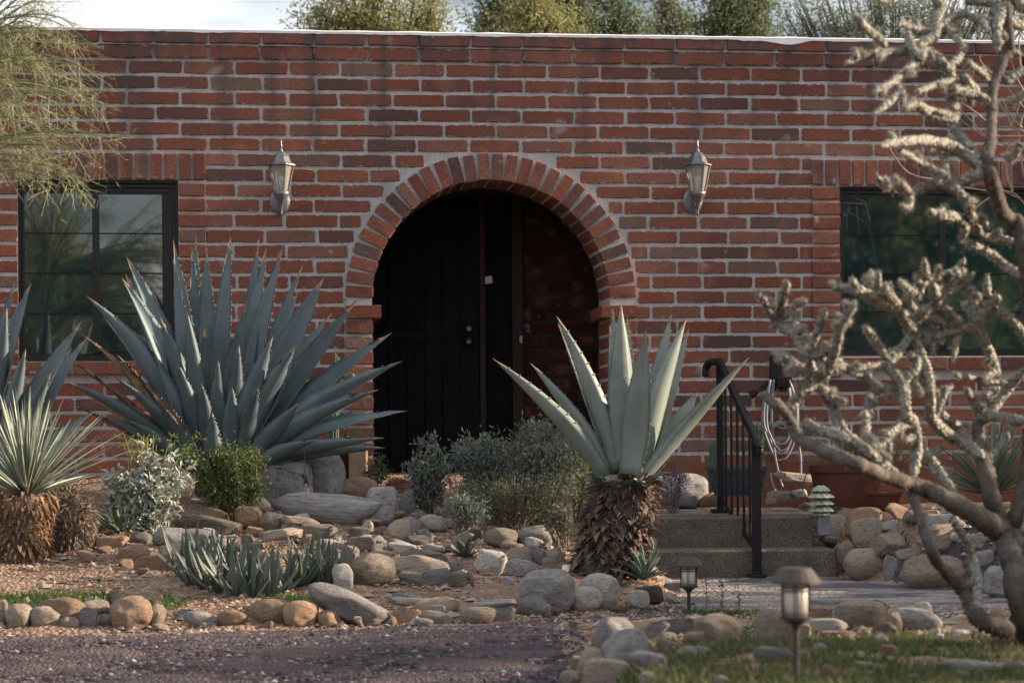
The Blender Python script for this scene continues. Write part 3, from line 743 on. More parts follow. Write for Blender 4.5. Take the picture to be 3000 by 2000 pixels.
def path_lamp(px0, d, ytop, capw, yb, label, total):
    k = d/FPX; top = P(px0, ytop, d); gz = HZ(top)
    t = thing('path_lamp', label, 'lamp', (top.x, top.y, gz), 'solar path lamps')
    R0 = capw/2*k; u = R0
    zc = top.z
    mb = MB(); mb.lathe([(u*1.0, -.62*u), (u*1.0, -.54*u), (u*.86, -.36*u), (u*.66, -.10*u), (u*.60, -.03*u), (u*.3, 0), (0, .0)], (top.x, top.y, zc), 20)
    mb.obj('cap', M['bronze'], t, smooth=False)
    z0, z1 = zc-1.95*u, zc-.60*u
    mb = MB(); mb.lathe([(.46*u, z0), (.50*u, z1)], (top.x, top.y, 0), 18); mb.obj('lens', M['frost'], t, smooth=True)
    mb = MB()
    for i in range(6):
        a = i*math.pi/3+.25
        for off in (-.10, .10): mb.tube([(top.x+.58*u*math.cos(a+off), top.y+.58*u*math.sin(a+off), z0), (top.x+.61*u*math.cos(a+off), top.y+.61*u*math.sin(a+off), z1+.02*u)], .022*u, 5)
    for zz in (z0+.12*u, z1-.18*u, z1-.32*u):
        mb.tube([(top.x+.59*u*math.cos(a*math.pi/10), top.y+.59*u*math.sin(a*math.pi/10), zz) for a in range(21)], .022*u, 5)
    mb.obj('cage', M['darkbronze'], t, kind=None)
    mb = MB(); mb.lathe([(.12*u, -.55*u), (.20*u, -.35*u), (.40*u, -.18*u), (.62*u, -.10*u), (.64*u, 0), (.2*u, .002)], (top.x, top.y, z0), 18); mb.obj('collar', M['bronze'], t, smooth=False)
    mb = MB(); mb.tube([(top.x, top.y, z0-.5*u), (top.x, top.y, gz-.06)], .12*u, 10); mb.obj('stake', M['darkbronze'], t)
path_lamp(2017, ground_hit(2022, 1795), 1631, 86, 1795, 'small bronze solar path lamp in front of the lower step', .3)
path_lamp(2331, 5.45, 1660, 148, 2000, 'large blurred bronze solar path lamp nearest the camera', .4)
# pagoda lamp
d = 13.15; k = d/FPX; top = P(2405, 1420, d)
t = thing('tiered_lamp', 'pale green tiered shell-shaped garden lamp on a grey post beside the upper step', 'lamp', (top.x, top.y, P(2405, 1535, d).z))
M['palegreen'] = simple('pale_green_enamel', (.36, .40, .32), (.28, .31, .25), 30, .5, .4, .2, var=0)
for i, (y, r) in enumerate(((1423, 26), (1442, 38), (1462, 36), (1482, 36), (1494, 27))):
    mb = MB(); z = -(y-1420)*k; n = 20
    V = [(top.x, top.y, top.z+z+.004)]; F = []
    for rr, dz in ((.35, 0), (.8, -.018), (1, -.034)):
        for j in range(n):
            a = 2*math.pi*j/n; q = 1+(.07 if j % 2 else -.03)*rr; V.append((top.x+r*k*rr*q*math.cos(a), top.y+r*k*rr*q*math.sin(a), top.z+z+dz+(.004 if j % 2 else 0)))
    for j in range(n): F.append((0, 1+j, 1+(j+1) % n))
    for q in range(2):
        for j in range(n): a_, b_ = 1+q*n+j, 1+q*n+(j+1) % n; F.append((a_, a_+n, b_+n, b_))
    o = obj('tier', V, F, M['palegreen'], t); mod = o.modifiers.new('solid', 'SOLIDIFY'); mod.thickness = .004
mb = MB(); mb.tube([top-CZ*.01, top-CZ*(80*k)], .018, 8); mb.obj('core', M['palegreen'], t)
mb = MB(); c = P(2412, 1535, d); mb.obox(c, CR*.038, CF*.038, CZ*.07, 0, .004); mb.obj('post', simple('grey_post', (.25, .24, .26), None, 12, .9, .2, .3, var=0), t)
mb = MB(); mb.tube([P(x, y, d+.1) for x, y in ((2385, 1362), (2360, 1392), (2350, 1430), (2372, 1475))], .0035, 5); o = mb.obj('black_cable', M['blackmetal']); tagit(o, 'thin black cable looping behind the tiered garden lamp', 'cable')

# hose
d = (W(2275, 1100, -.1)-CC).dot(CF)
hg = thing('hose_holder', 'black wall-mounted hose holder carrying coiled grey hose', 'hose holder', W(2275, 1110, 0))
mb = MB(); c = W(2272, 1075, -.02); mb.obox(c, (.04, 0, 0), (0, .018, 0), (0, 0, .09), bev=.004); mb.obj('bracket', M['blackmetal'], hg)
mb = MB(); c = W(2290, 1120, -.10); mb.obox(c, (.055, 0, 0), (0, .085, 0), (0, 0, .04), bev=.008); mb.obj('drum', M['blackmetal'], hg)
oz = thing('spray_nozzle', 'black spray nozzle on the hose end left of the holder', 'nozzle', W(2215, 1160, -.1))
mb = MB(); mb.tube([W(2262, 1112, -.1), W(2235, 1135, -.12), W(2222, 1147, -.12)], [.012, .014, .010], 8); mb.obj('handle', M['blackmetal'], oz)
mb = MB(); mb.tube([W(2222, 1147, -.12), W(2208, 1153, -.12), W(2200, 1158, -.12)], [.012, .026, .030], 10); mb.obj('head', M['blackmetal'], oz)
ho = thing('garden_hose', 'pale grey garden hose hanging in long coils from its wall holder', 'hose', W(2275, 1120, -.1))
for i, (xl, xr, yb, xt0, xt1) in enumerate(((2236, 2335, 1345, 2258, 2312), (2244, 2328, 1328, 2262, 2310), (2252, 2322, 1255, 2264, 2308), (2240, 2330, 1300, 2260, 2314), (2262, 2318, 1242, 2268, 2306), (2248, 2332, 1318, 2256, 2312))):
    y_ = -.07-.022*i
    pts = [W(xt0, 1112, y_), W(xl, 1180, y_), W(xl, 1250, y_), W((xl*2+xr)/3, yb-8, y_), W((xl+xr)/2+6, yb, y_), W((xl+2*xr)/3+8, yb-15, y_), W(xr, yb-80, y_), W(xr, 1180, y_), W(xt1, 1112, y_)]
    mb = MB(); mb.tube(catmull(pts, 5), .0085, 6); mb.obj('coil', M['hose'], ho, smooth=True)
for pts in ([(2262, 1112), (2262, 1230), (2270, 1330), (2285, 1400), (2292, 1425)], [(2322, 1140), (2335, 1260), (2345, 1340), (2346, 1395)], [(2258, 1385), (2262, 1410), (2272, 1440)]):
    mb = MB(); mb.tube(catmull([W(x, y, -.13) for x, y in pts], 5), .0095, 6); mb.obj('hose_end', M['hose'], ho, smooth=True)

# pots
def pot(px0, ytop, ybot, w0, w1, d, mat_, name, label, cat='pot', n=28, lip=.02):
    k = d/FPX; p = P(px0, ybot, d); h = (ybot-ytop)*k
    t = thing(name, label, cat, p)
    r1, r0 = w0/2*k, w1/2*k
    mb = MB(); mb.lathe([(r0, 0), (r0+(r1-r0)*.55, h*.4), (r1*.99, h*.86), (r1, h*.865), (r1+lip*.5, h*.87), (r1+lip*.5, h), (r1-lip*.6, h), (r1-lip, h*.9), (.01, h*.88)], p, n)
    mb.obj('body', mat_, t, smooth=False); 
    mb = MB(); mb.lathe([(r1-lip*1.1, 0), (.01, .015)], (p.x, p.y, p.z+h*.9), 16); mb.obj('earth', M['soil'], t)
    return t, p, h
pot(2478, 1362, 1512, 205, 150, 14.25, M['terracotta'], 'clay_pot', 'large dark red clay pot with grassy plant behind the rock pile', 'pot')
pot(2160, 1366, 1450, 178, 130, 14.45, M['bluepot'], 'blue_pot', 'dark blue pot holding cactus columns behind the handrail', 'pot')
pot(1165, 1424, 1446, 66, 58, 13.6, M['claypot'], 'clay_pot', 'small tan clay bowl with reddish plant by the door', 'pot')
pot(2590, 1440, 1500, 100, 60, 13.6, M['terracotta'], 'clay_pot', 'broken reddish clay pot lying behind the rock pile', 'pot')
# pedestal by the arch
d = 13.9
mb = MB(); c = P(1050, 1385, d); mb.obox(c, CR*.055, CF*.12, CZ*.16, 0, .004); o = mb.obj('pedestal', M['block']); o2 = tagit(o, 'tan plastered pedestal under the agave leaves left of the arch', 'pedestal')
mb = MB(); c = P(985, 1390, d+.2); mb.obox(c, CR*.10, CF*.12, CZ*.15, 0, .004); o = mb.obj('wooden_box', M['darkwood']); tagit(o, 'dark brown wooden box behind the large grey boulder', 'box')

# ================================================================== CACTI IN POTS AND BY THE WALL
M['cactus'] = simple('cactus_green', (.07, .115, .06), (.045, .08, .04), 14, .7, .3, .3, var=.1)
M['spine'] = simple('straw_spines', (.55, .47, .27), (.42, .33, .18), 30, .7, .2, 0, var=.2)
M['spined'] = simple('dark_spines', (.13, .10, .08), (.28, .22, .17), 30, .8, .2, 0, var=.3)
def ribbed(mb, pts, r, ribs=11, m=0):
    pts = catmull(pts, 4); n = ribs*2; V = []; F = []
    for i, p in enumerate(pts):
        T = (pts[min(i+1, len(pts)-1)]-pts[max(i-1, 0)]).normalized(); A = T.cross(Vector((0, 1, .01))).normalized(); B = T.cross(A)
        t_ = i/(len(pts)-1); rr = r*(min(1, math.sqrt(max(0, (1-t_)*5))) if t_ > .8 else 1)
        rr = max(rr, .002)
        for k in range(n): a = 2*math.pi*k/n; q = rr*(1 if k % 2 else .8); V.append(p+q*(math.cos(a)*A+math.sin(a)*B))
    for i in range(len(pts)-1):
        for k in range(n): j = (k+1) % n; F.append((i*n+k, i*n+j, (i+1)*n+j, (i+1)*n+k))
    F.append(tuple((len(pts)-1)*n+k for k in range(n))); mb.add(V, F, m); return V, n
def spines(mb, V, step, L, m=0, w_=.0012):
    for v in V[::step]:
        for q in range(2):
            dd = Vector((R.gauss(0, 1), R.gauss(-.3, 1), R.gauss(0, .6))).normalized()*L*(.6+.6*R.random()); s = dd.cross(Vector((0, 0, 1))).normalized()*w_
            v = Vector(v); mb.add([v-s, v+s, v+dd], [(0, 1, 2)], m)
def columnar(label, stems, d, r, ycol, name='columnar_cactus', L=.018):
    t = thing(name, label, 'cactus', P(*stems[0][0], d))
    for st_ in stems:
        mb = MB(); V, n = ribbed(mb, [P(x, y, d) for x, y in st_], r*d/FPX)
        mb.obj('stem', M['cactus'], t, smooth=False)
        sb = MB(); spines(sb, [v for i, v in enumerate(V) if (i % n) % 2], 1, L); sb.obj('spines', ycol, t, kind='stuff')
columnar('yellow-spined columnar cactus with stubby arms behind the large agave', [[(978, 1330), (978, 1200), (984, 1100), (984, 1038)], [(985, 1175), (1003, 1145), (1022, 1130), (1035, 1112)], [(992, 1150), (1012, 1128), (1028, 1108), (1042, 1105)]], 14.3, 15, M['spine'])
columnar('pair of green cactus columns in the dark blue pot', [[(2092, 1440), (2092, 1370), (2095, 1320), (2097, 1290)], [(2222, 1440), (2222, 1370), (2222, 1290), (2220, 1238)]], 14.45, 17, M['spined'], 'potted_cactus', .010)
# pincushion mounds with red spines by the door
def mound(label, c, r, cat='cactus', mat_=None, n=1400, name='pincushion_cactus', L=.03, squash=.8, core=None):
    t = thing(name, label, cat, c)
    mb = MB(); mb.lathe([(r*math.cos(a)*.92, r*squash*math.sin(a)*.92) for a in (i*math.pi/2/8 for i in range(9))], c, 18); mb.obj('body', core or M['cactus'], t, smooth=True)
    u = rng.normal(size=(n, 3)); u /= np.linalg.norm(u, axis=1, keepdims=True); u[:, 2] = abs(u[:, 2])
    Cc = np.array(c)+u*np.array([r, r, r*squash])*.9; D = u+rng.normal(size=(n, 3))*.5
    V, F = leafcloud(Cc, D, rdir(n), L*(.6+rng.random(n)*.8), np.full(n, L*.10), 0)
    obj('spines', V, F, mat_, t, kind='stuff')
M['redsp'] = simple('red_spines', (.40, .10, .10), (.30, .12, .08), 30, .7, .2, 0, var=.3)
mound('small red-spined cactus in the tan clay bowl', P(1165, 1432, 13.6), .075, mat_=M['redsp'], core=M['cactus'])

# ================================================================== AGAVES
def agavemat(name, c1, c2, sunny=(.30, .36, .30)):
    t = NT(name)
    col = t.ramp(t.noise(2.2, 5, mapscale=(3, 3, 1)), [(.3, c1), (.7, c2)])
    col = t.mix(t.ramp(t.noise(7, 3), [(.55, 0.0), (.75, .35)]), col, tuple(x*.72 for x in c1))
    col = t.hsv(col, val=t.math('ADD', t.math('MULTIPLY', t.rnd(), .42), .76))
    col = t.mix(t.ramp(t.noise(1.7, 6, .7), [(.40, 0.0), (.62, .55)]), col, tuple(x*1.45 for x in c2))
    col = t.mix(t.ramp(t.noise(26, 3), [(.68, 0.0), (.74, .5)]), col, (.16, .13, .09))
    t.bump(t.noise(30, 3, mapscale=(1, 1, .25)), .25, .004)
    return t.fin(col, .48, .35)
M['agave'] = agavemat('agave_blue', (.060, .088, .105), (.105, .14, .155))
M['agavep'] = agavemat('agave_pale', (.120, .148, .138), (.195, .225, .205))
M['agavegreen'] = agavemat('agave_green', (.075, .12, .085), (.11, .16, .115))
M['aloe'] = agavemat('aloe_dark', (.055, .075, .062), (.085, .105, .088))
M['dryleaf'] = simple('dry_leaf', (.20, .135, .09), (.10, .065, .045), 9, .9, .15, .6, var=.35)
M['deadgrey'] = simple('dead_leaf_grey', (.17, .13, .11), (.08, .06, .05), 12, .9, .15, .6, var=.35)
M['palefibre'] = simple('pale_fibre', (.34, .29, .23), (.22, .18, .14), 20, .9, .15, 0, var=.3)
M['tooth'] = simple('pale_teeth', (.30, .26, .20), (.20, .12, .08), 40, .6, .3, 0, var=0)
WP = ([0, .12, .3, .5, .68, .82, .92, .97, 1], [.80, .80, 1.0, .90, .68, .43, .20, .09, .012])
def leafgeo(P0, P1, P2, wm, Nrm, n=15, thick=.10, chan=.50, teeth=.05, tl=.0085, prof=WP, roll=0, wave=0, twist=0, notooth=False):
    C = bez(P0, P1, P2, n); L = sum((C[i+1]-C[i]).length for i in range(n-1)); V = []; F = []; MI = []
    xs = (-1, -.55, 0, .55, 1); nv = 8; N0 = Vector(Nrm); edges = ([], [])
    for i, c in enumerate(C):
        t_ = i/(n-1); T = (C[min(i+1, n-1)]-C[max(i-1, 0)]).normalized()
        S = T.cross(N0).normalized(); Nn = S.cross(T)
        a = roll+twist*t_; S, Nn = S*math.cos(a)+Nn*math.sin(a), Nn*math.cos(a)-S*math.sin(a)
        wd = wm*float(np.interp(t_, *prof))*.5; ch = chan*(1-.4*t_)+(.35*max(0, t_-.85)/.15)
        wv = wave*math.sin(t_*23+P0[0]*50)*wm
        for x in xs: V.append(c+S*(x*wd)+Nn*(ch*abs(x)**1.6*wd*1.3+(wv*x if abs(x) == 1 else 0)))
        for x in (.6, 0, -.6): V.append(c+S*(x*wd)+Nn*(ch*abs(x)**1.6*wd*1.3-thick*wd*2*(1-.35*abs(x))*(1-.5*t_)))
        edges[0].append(V[-8]); edges[1].append(V[-4])
    for i in range(n-1):
        for k in range(nv): j = (k+1) % nv; F.append((i*nv+k, i*nv+j, (i+1)*nv+j, (i+1)*nv+k)); MI.append(1 if i >= n-(1 if n < 12 else 2) else 0)
    F.append(tuple(range(nv-1, -1, -1))); MI.append(0)
    if teeth and not notooth:
        for e in edges:
            acc = 0
            for i in range(1, n-2):
                seg = e[i+1]-e[i]; m = max(1, int(seg.length/teeth))
                for q in range(m):
                    b = e[i]+seg*((q+.5)/m); o = (b-C[i]-(C[i+1]-C[i])*((q+.5)/m)).normalized(); sd = seg.normalized()*tl*.55; up = o.cross(sd).normalized()*tl*.25
                    k = len(V); V += [b-sd, b+sd, b+up, b+o*tl+sd*.8]; F += [(k, k+1, k+3), (k+1, k+2, k+3), (k+2, k, k+3)]; MI += [1]*3
    return V, F, MI
def agleaf(par, base, tip, d0, d1, wpx, bow=.12, roll=.5, mats=None, label=None, up=1, **kw):
    """base/tip photo sightings, d0/d1 their distances"""
    p0, p2 = P(*base, d0), P(*tip, d1); ch = p2-p0; L = ch.length
    side = Vector((0, 0, 1)); side = (side-side.dot(ch.normalized())*ch.normalized())
    if side.length < .15: side = -CF*.3
    p1 = p0.lerp(p2, .45)+side.normalized()*bow*L
    p1 = p1+ch.cross(CF).normalized()*R.uniform(-.035, .035)*L+CF*R.uniform(-.05, .05)*L
    out = Vector((ch.x, ch.y, 0)); Nrm = (CZ*1.0-out.normalized()*.8) if out.length > .2*L else -CF*.3-out
    facing = -CF if d1-d0 > -.10 else CF
    Nrm = (Nrm.normalized()*(1-roll)+facing*roll*up).normalized()
    V, F, MI = leafgeo(p0, p1, p2, wpx*d0/FPX, Nrm, **kw)
    return obj('leaf', V, F, mats or [M['agave'], M['tooth']], par, MI, smooth=True, label=label)
# --- large blue agave
BC = (640, 1335)
ag = thing('blue_agave', 'huge blue-grey agave with dozens of toothed leaves left of the arch', 'agave', P(640, 1400, 13.3))
LV = [ # tip, base offset, width, tip depth shift, bow, roll
 ((508,702),(575,1300),58,.25,.05,.6),((508,758),(560,1290),54,.05,.05,.55),((562,722),(590,1300),52,.4,.03,.7),((574,688),(600,1300),50,.5,.03,.8),
 ((606,725),(612,1300),66,.3,.02,.8),((676,692),(640,1300),62,.2,.04,.8),((600,960),(620,1320),58,-.1,.03,.8),((758,702),(680,1290),56,.45,.03,.7),((781,728),(690,1290),62,.3,.03,.7),
 ((818,735),(705,1290),46,.55,.03,.8),((828,724),(700,1290),66,.15,.03,.75),((888,776),(720,1290),50,.45,.03,.8),((878,842),(715,1300),60,.0,.02,.8),
 ((950,812),(720,1300),112,-.05,.03,.8),((972,918),(730,1300),60,.35,.03,.7),((1045,880),(735,1310),92,.1,.03,.75),((1147,975),(745,1325),86,.0,.05,.65),
 ((1180,1057),(745,1335),80,-.15,.05,.65),((1108,1142),(760,1335),66,-.35,.05,.7),((1196,1203),(765,1340),62,-.1,.06,.6),((1124,1283),(770,1350),60,-.35,.05,.6),((1130,1312),(780,1365),50,-.2,.05,.6),
 ((1060,1200),(760,1345),50,.3,.05,.6),((985,1080),(740,1330),62,.35,.05,.7),
 ((370,750),(560,1290),78,.15,.06,.7),((358,815),(550,1300),78,-.1,.10,.7),((367,800),(555,1300),56,.3,.06,.7),((252,866),(545,1320),84,-.15,.12,.65),
 ((305,930),(548,1310),50,.3,.12,.6),((470,930),(572,1300),74,-.2,.06,.75),((545,900),(600,1310),66,-.25,.02,.8),((190,1117),(545,1350),52,-.25,.08,.6),((330,1100),(548,1340),60,-.3,.12,.6),
 ((700,1010),(660,1335),66,-.3,.0,.85),((800,985),(680,1335),72,-.3,.0,.85),((722,880),(655,1310),60,-.12,.0,.85),((870,1010),(705,1335),76,-.3,.03,.8),((640,1050),(640,1335),60,-.3,.0,.85),((930,1290),(760,1370),56,-.45,.05,.6),((880,1180),(730,1350),60,-.4,.03,.7),((590,1120),(615,1345),56,-.35,.02,.85),((450,1160),(570,1350),60,-.35,.06,.7),((520,1060),(590,1340),62,-.3,.03,.8),((760,1130),(700,1345),60,-.4,.02,.85),((380,1230),(560,1370),50,-.3,.06,.6),((300,1210),(545,1370),46,-.1,.08,.6),((680,1130),(665,1345),56,-.4,0,.85)]
for tip, base, wpx, dd, bow, roll in LV:
    sgn = 1 if tip[0] > base[0] else -1
    agleaf(ag, base, tip, 13.15+dd*.25, 13.15+dd, wpx*1.02, bow, roll-.12, twist=R.uniform(-.3, .3), wave=.02)
for tip, base, wpx, dd, bow in (((236,976),(520,1330),46,-.1,.14),((255,990),(525,1330),40,.2,.10),((220,1065),(530,1345),58,-.2,.10),((205,1180),(535,1365),34,0,.06),((250,1155),(530,1350),40,.15,.08),((345,1040),(545,1330),44,-.3,.12)):
    agleaf(ag, base, tip, 13.15+dd*.25, 13.15+dd, wpx*.62, bow, .5, mats=[M['dryleaf'], M['tooth']], label='brown withered leaf', wave=.10, twist=.3, teeth=.06)
agleaf(ag, (540, 1260), (425, 1128), 12.85, 12.8, 18, .08, .7, mats=[M['dryleaf'], M['tooth']], label='short torn leaf with a brown tip', wave=.08)
agleaf(ag, (625, 1375), (622, 1208), 12.6, 12.45, 52, .03, .85, mats=[M['agave'], M['tooth']], label='short curled front leaf', wave=.06)
mb = MB(); mb.tube([P(640, 1440, 13.25), P(640, 1370, 13.2), P(645, 1300, 13.2)], [.16, .14, .10], 14); mb.obj('stem', M['deadgrey'], ag, smooth=True)
# --- agave at the left edge
a2 = thing('blue_agave', 'blue-grey agave partly cut off by the left edge, behind the yucca', 'agave', P(-60, 1400, 12.7))
for tip, base, wpx, dd, bow, roll in (((45,823),(-60,1290),70,.1,.02,.7),((92,828),(-30,1290),88,-.1,.02,.75),((240,940),(40,1310),86,-.1,.02,.7),((254,990),(60,1330),88,.1,.02,.7),
   ((76,1020),(-10,1330),56,-.3,.0,.8),((210,1020),(50,1320),60,.3,.02,.7),((280,1205),(70,1360),58,-.1,.04,.6),((-40,800),(-90,1290),80,.2,0,.8),((-120,870),(-120,1290),80,-.1,0,.8),
   ((20,900),(-30,1300),70,-.25,0,.85),((150,1090),(40,1340),60,-.3,.02,.75),((200,1290),(60,1380),54,.1,.05,.6)):
    agleaf(a2, base, tip, 12.7, 12.7+dd, wpx, bow, roll-.1, twist=R.uniform(-.3, .3))
# --- trunked agave
a3 = thing('trunk_agave', 'pale grey-green agave on a shaggy brown trunk right of the silver shrubs', 'agave', P(1775, 1725, 11.3))
D3 = 11.45
for tip, base, wpx, dd, bow, roll in (((1443,1050),(1770,1400),60,-.1,.10,.65),((1553,1063),(1775,1395),56,.1,.08,.6),((1630,925),(1795,1380),62,.1,.05,.7),((1634,946),(1800,1380),44,.25,.06,.7),
   ((1786,952),(1812,1360),44,.3,.0,.8),((1794,902),(1815,1350),50,.35,.0,.8),((1820,893),(1828,1370),80,.0,.0,.88),((1838,925),(1840,1360),50,.3,.0,.8),((1892,967),(1848,1390),76,-.2,.02,.88),
   ((1967,917),(1862,1380),56,.2,.02,.75),((2013,930),(1880,1395),72,.0,.03,.65),((2018,962),(1885,1390),50,.3,.03,.6),((2196,1045),(1885,1410),66,-.1,-.02,.5),((2043,1148),(1888,1405),78,.3,-.02,.6),
   ((1940,1100),(1870,1390),60,.35,.0,.75),((1740,1130),(1800,1390),60,.35,.03,.7)):
    agleaf(a3, base, tip, D3+dd*.15, D3+dd, wpx*1.12, bow, roll-.08, mats=[M['agavep'], M['tooth']], up=(-1 if dd < .15 else 1), twist=R.uniform(-.15, .15), thick=.13, chan=.40, tl=.009, teeth=.04)
tr = [(1835, 1400), (1828, 1450), (1815, 1510), (1805, 1560), (1790, 1610), (1768, 1660), (1745, 1710)]
mb = MB(); mb.tube([P(x, y, D3-.01*i) for i, (x, y) in enumerate(tr)], [.12, .155, .165, .165, .165, .17, .18], 14); mb.obj('trunk', M['deadgrey'], a3, smooth=True)
trp = catmull([P(x, y, D3-.01*i) for i, (x, y) in enumerate(tr)], 6)
def flap(par, c, outd, L, wd, mat_, droop=.6, name='dead_leaf', label=None, curl=.3):
    outd = outd.normalized(); p0 = c; p1 = c+outd*L*.5+CZ*L*.12; p2 = c+outd*L*(1-droop*.5)-CZ*L*droop*(.6+curl*R.random())+outd.cross(CZ)*R.uniform(-.25, .25)*L
    V, F, MI = leafgeo(p0, p1, p2, wd, CZ, n=5, thick=.06, chan=.30, teeth=0, prof=([0, .3, .6, .85, 1], [.9, 1, .8, .45, .08]), roll=R.uniform(-.35, .35))
    return obj(name, V, F, mat_, par, smooth=True, label=label)
for i in range(250):
    t_ = R.random()**.8; p = trp[int(t_*(len(trp)-1))]; a = R.uniform(0, 2*math.pi)
    if math.sin(a) > .55: a = -a
    o_ = CR*math.cos(a)+CF*math.sin(a)
    flap(a3, p+o_*(.12+.03*t_), o_, R.uniform(.07, .14), R.uniform(.055, .09), R.choice([M['deadgrey'], M['dryleaf'], M['deadgrey']]), R.uniform(.2, .9))
for i in range(26):
    a = -math.pi*i/25+R.uniform(-.1, .1); o_ = CR*math.cos(a)+CF*math.sin(a)
    flap(a3, trp[2+i%4]+o_*.125, o_+CZ*R.uniform(.1, .9), R.uniform(.10, .19), R.uniform(.07, .11), R.choice([M['agavegreen'], M['agavep'], M['dryleaf']]), .15, 'leaf_stub')

def rosette(name, label, cat, c, n, L, wd, mats, up=(.2, 1.2), bow=.1, teeth=.03, seed=1, grp=None, jitterL=.3, tl=.006, chan=.2, thick=.14, half=False, prof=WP, nseg=9, droop=0, leafname='leaf'):
    r = random.Random(seed); c = Vector(c); t = thing(name, label, cat, c, grp)
    for i in range(n):
        a = i*2.39996+r.uniform(-.2, .2); el = r.uniform(*up)
        if half and math.sin(a) > .6: a = -a
        dr = (CR*math.cos(a)+CF*math.sin(a))*math.cos(el)+CZ*math.sin(el); l = L*(1-jitterL*r.random())
        p2 = c+dr*l-CZ*droop*l*r.random(); p1 = c+dr*l*.5+CZ*bow*l
        V, F, MI = leafgeo(c+dr*.02*L, p1, p2, wd*(.8+.4*r.random()), (CZ-dr*.5).normalized(), n=nseg, thick=thick, chan=chan, teeth=teeth, tl=tl, roll=r.uniform(-.5, .5), prof=prof)
        obj(leafname, V, F, mats, t, MI if len(mats) > 1 else None, smooth=True)
    return t
AM = [M['aloe'], M['tooth']]
def gp(px_, py_):
    d = ground_hit(px_, py_); p = P(px_, py_, d); p.z = HZ(p); return p, d
# aloe clumps
def aloeclump(label, spots, L, seed, wd=.03, grp=None):
    p0, d0 = gp(*spots[0]); t = thing('aloe_clump', label, 'aloe', p0, grp); r = random.Random(seed)
    for (x, y) in spots:
        c, d = gp(x, y)
        for i in range(11):
            a = r.uniform(0, 2*math.pi); el = r.uniform(.55, 1.45); dr = (CR*math.cos(a)+CF*math.sin(a))*math.cos(el)+CZ*math.sin(el); l = L*r.uniform(.65, 1.1)
            V, F, MI = leafgeo(c-CZ*.02, c+dr*l*.5+(dr-CZ*dr.z)*.15*l, c+dr*l+CZ*r.uniform(-.05, .22)*l, wd*r.uniform(.8, 1.2), (CZ-dr*.5-CF*.6).normalized(), n=8, thick=.2, chan=.3, teeth=.03, tl=.004)
            obj('leaf', V, F, AM, t, MI, smooth=True)
aloeclump('wide dark grey-green aloe clump growing in front of the left rocks', [(560, 1715), (600, 1725), (640, 1735), (690, 1745), (740, 1750), (790, 1745), (620, 1695), (680, 1705), (740, 1715), (540, 1690), (830, 1735), (590, 1700)], .26, 3)
aloeclump('smaller aloe clump right of the wide one, above the green grass', [(880, 1715), (920, 1712), (960, 1715), (900, 1690), (950, 1695)], .24, 5)
p, d = gp(1365, 1632); rosette('small_aloe', 'small dark toothed aloe among the middle rocks', 'aloe', p, 13, .16, .035, AM, (.25, 1.3), seed=4)
p, d = gp(1885, 1715); rosette('small_aloe', 'spiky green aloe with reddish tips at the shaggy trunk foot', 'aloe', p+CZ*.03, 34, .22, .03, [M['agavegreen'], M['tooth']], (.2, 1.4), seed=6)
p, d = gp(1815, 1720); rosette('small_aloe', 'tiny half-hidden aloe left of the reddish-tipped one', 'aloe', p, 10, .10, .025, [M['agavegreen'], M['tooth']], (.2, 1.0), seed=7)
p, d = gp(350, 1560); rosette('narrow_agave', 'narrow-leaved green agave half hidden behind the silver shrub', 'agave', p, 16, .38, .05, [M['agavegreen'], M['tooth']], (.25, .9), seed=8)

# --- yucca on a thatched trunk, left
M['yucca'] = leafmat('yucca_leaf', (.22, .26, .21), (.33, .36, .29), .12, .5, .25, 30)
M['yuccatip'] = simple('yucca_tip', (.42, .24, .13), None, 20, .8, .2, 0, var=.2)
yb, dy = gp(60, 1640); yc = P(78, 1455, dy+.05)
yu = thing('yucca', 'sunlit yucca with narrow grey-green leaves on a thatched orange trunk', 'yucca', yb)
r = random.Random(21)
for i in range(150):
    a = r.uniform(0, 2*math.pi); el = r.uniform(.12, 1.45); l = r.uniform(.44, .62)
    if math.cos(a) > .3 and el < .9: l *= 1.12
    dr = (CR*math.cos(a)+CF*math.sin(a))*math.cos(el)+CZ*math.sin(el)
    p2 = yc+dr*l; p1 = yc+dr*l*.5+CZ*.06*l
    V, F, MI = leafgeo(yc+dr*.03, p1, p2, .017, (CZ-dr*.5-CF*.4).normalized(), n=7, thick=.12, chan=.25, teeth=0, prof=([0, .2, .6, .85, 1], [1, 1, .8, .45, .05]), roll=r.uniform(-1, 1))
    obj('leaf', V, F, [M['yucca'], M['yuccatip']], yu, MI, smooth=True)
mb = MB(); mb.tube([yc+CZ*.0, yc-CZ*.12, yb-CZ*.03], [.09, .13, .13], 12); mb.obj('trunk', M['dryleaf'], yu)
M['thatch'] = simple('thatch_orange', (.25, .155, .095), (.17, .11, .075), 9, .9, .15, .4, var=.3)
H_ = yc.z-yb.z
for i in range(240):
    t_ = (i+.5)/240; a = i*2.39996; z = yc.z+.035-t_*H_*1.0; o_ = CR*math.cos(a)+CF*math.sin(a); rr = .132+.012*math.sin(t_*9)
    if math.sin(a) > .8: continue
    flap(yu, Vector((yc.x+(yb.x-yc.x)*t_, yc.y+(yb.y-yc.y)*t_, z))+o_*rr, o_*.7-CZ*.5, r.uniform(.035, .075), r.uniform(.012, .030), r.choice([M['thatch'], M['thatch'], M['dryleaf'], M['deadgrey']]), r.uniform(.1, .8), 'leaf_base', curl=.8)
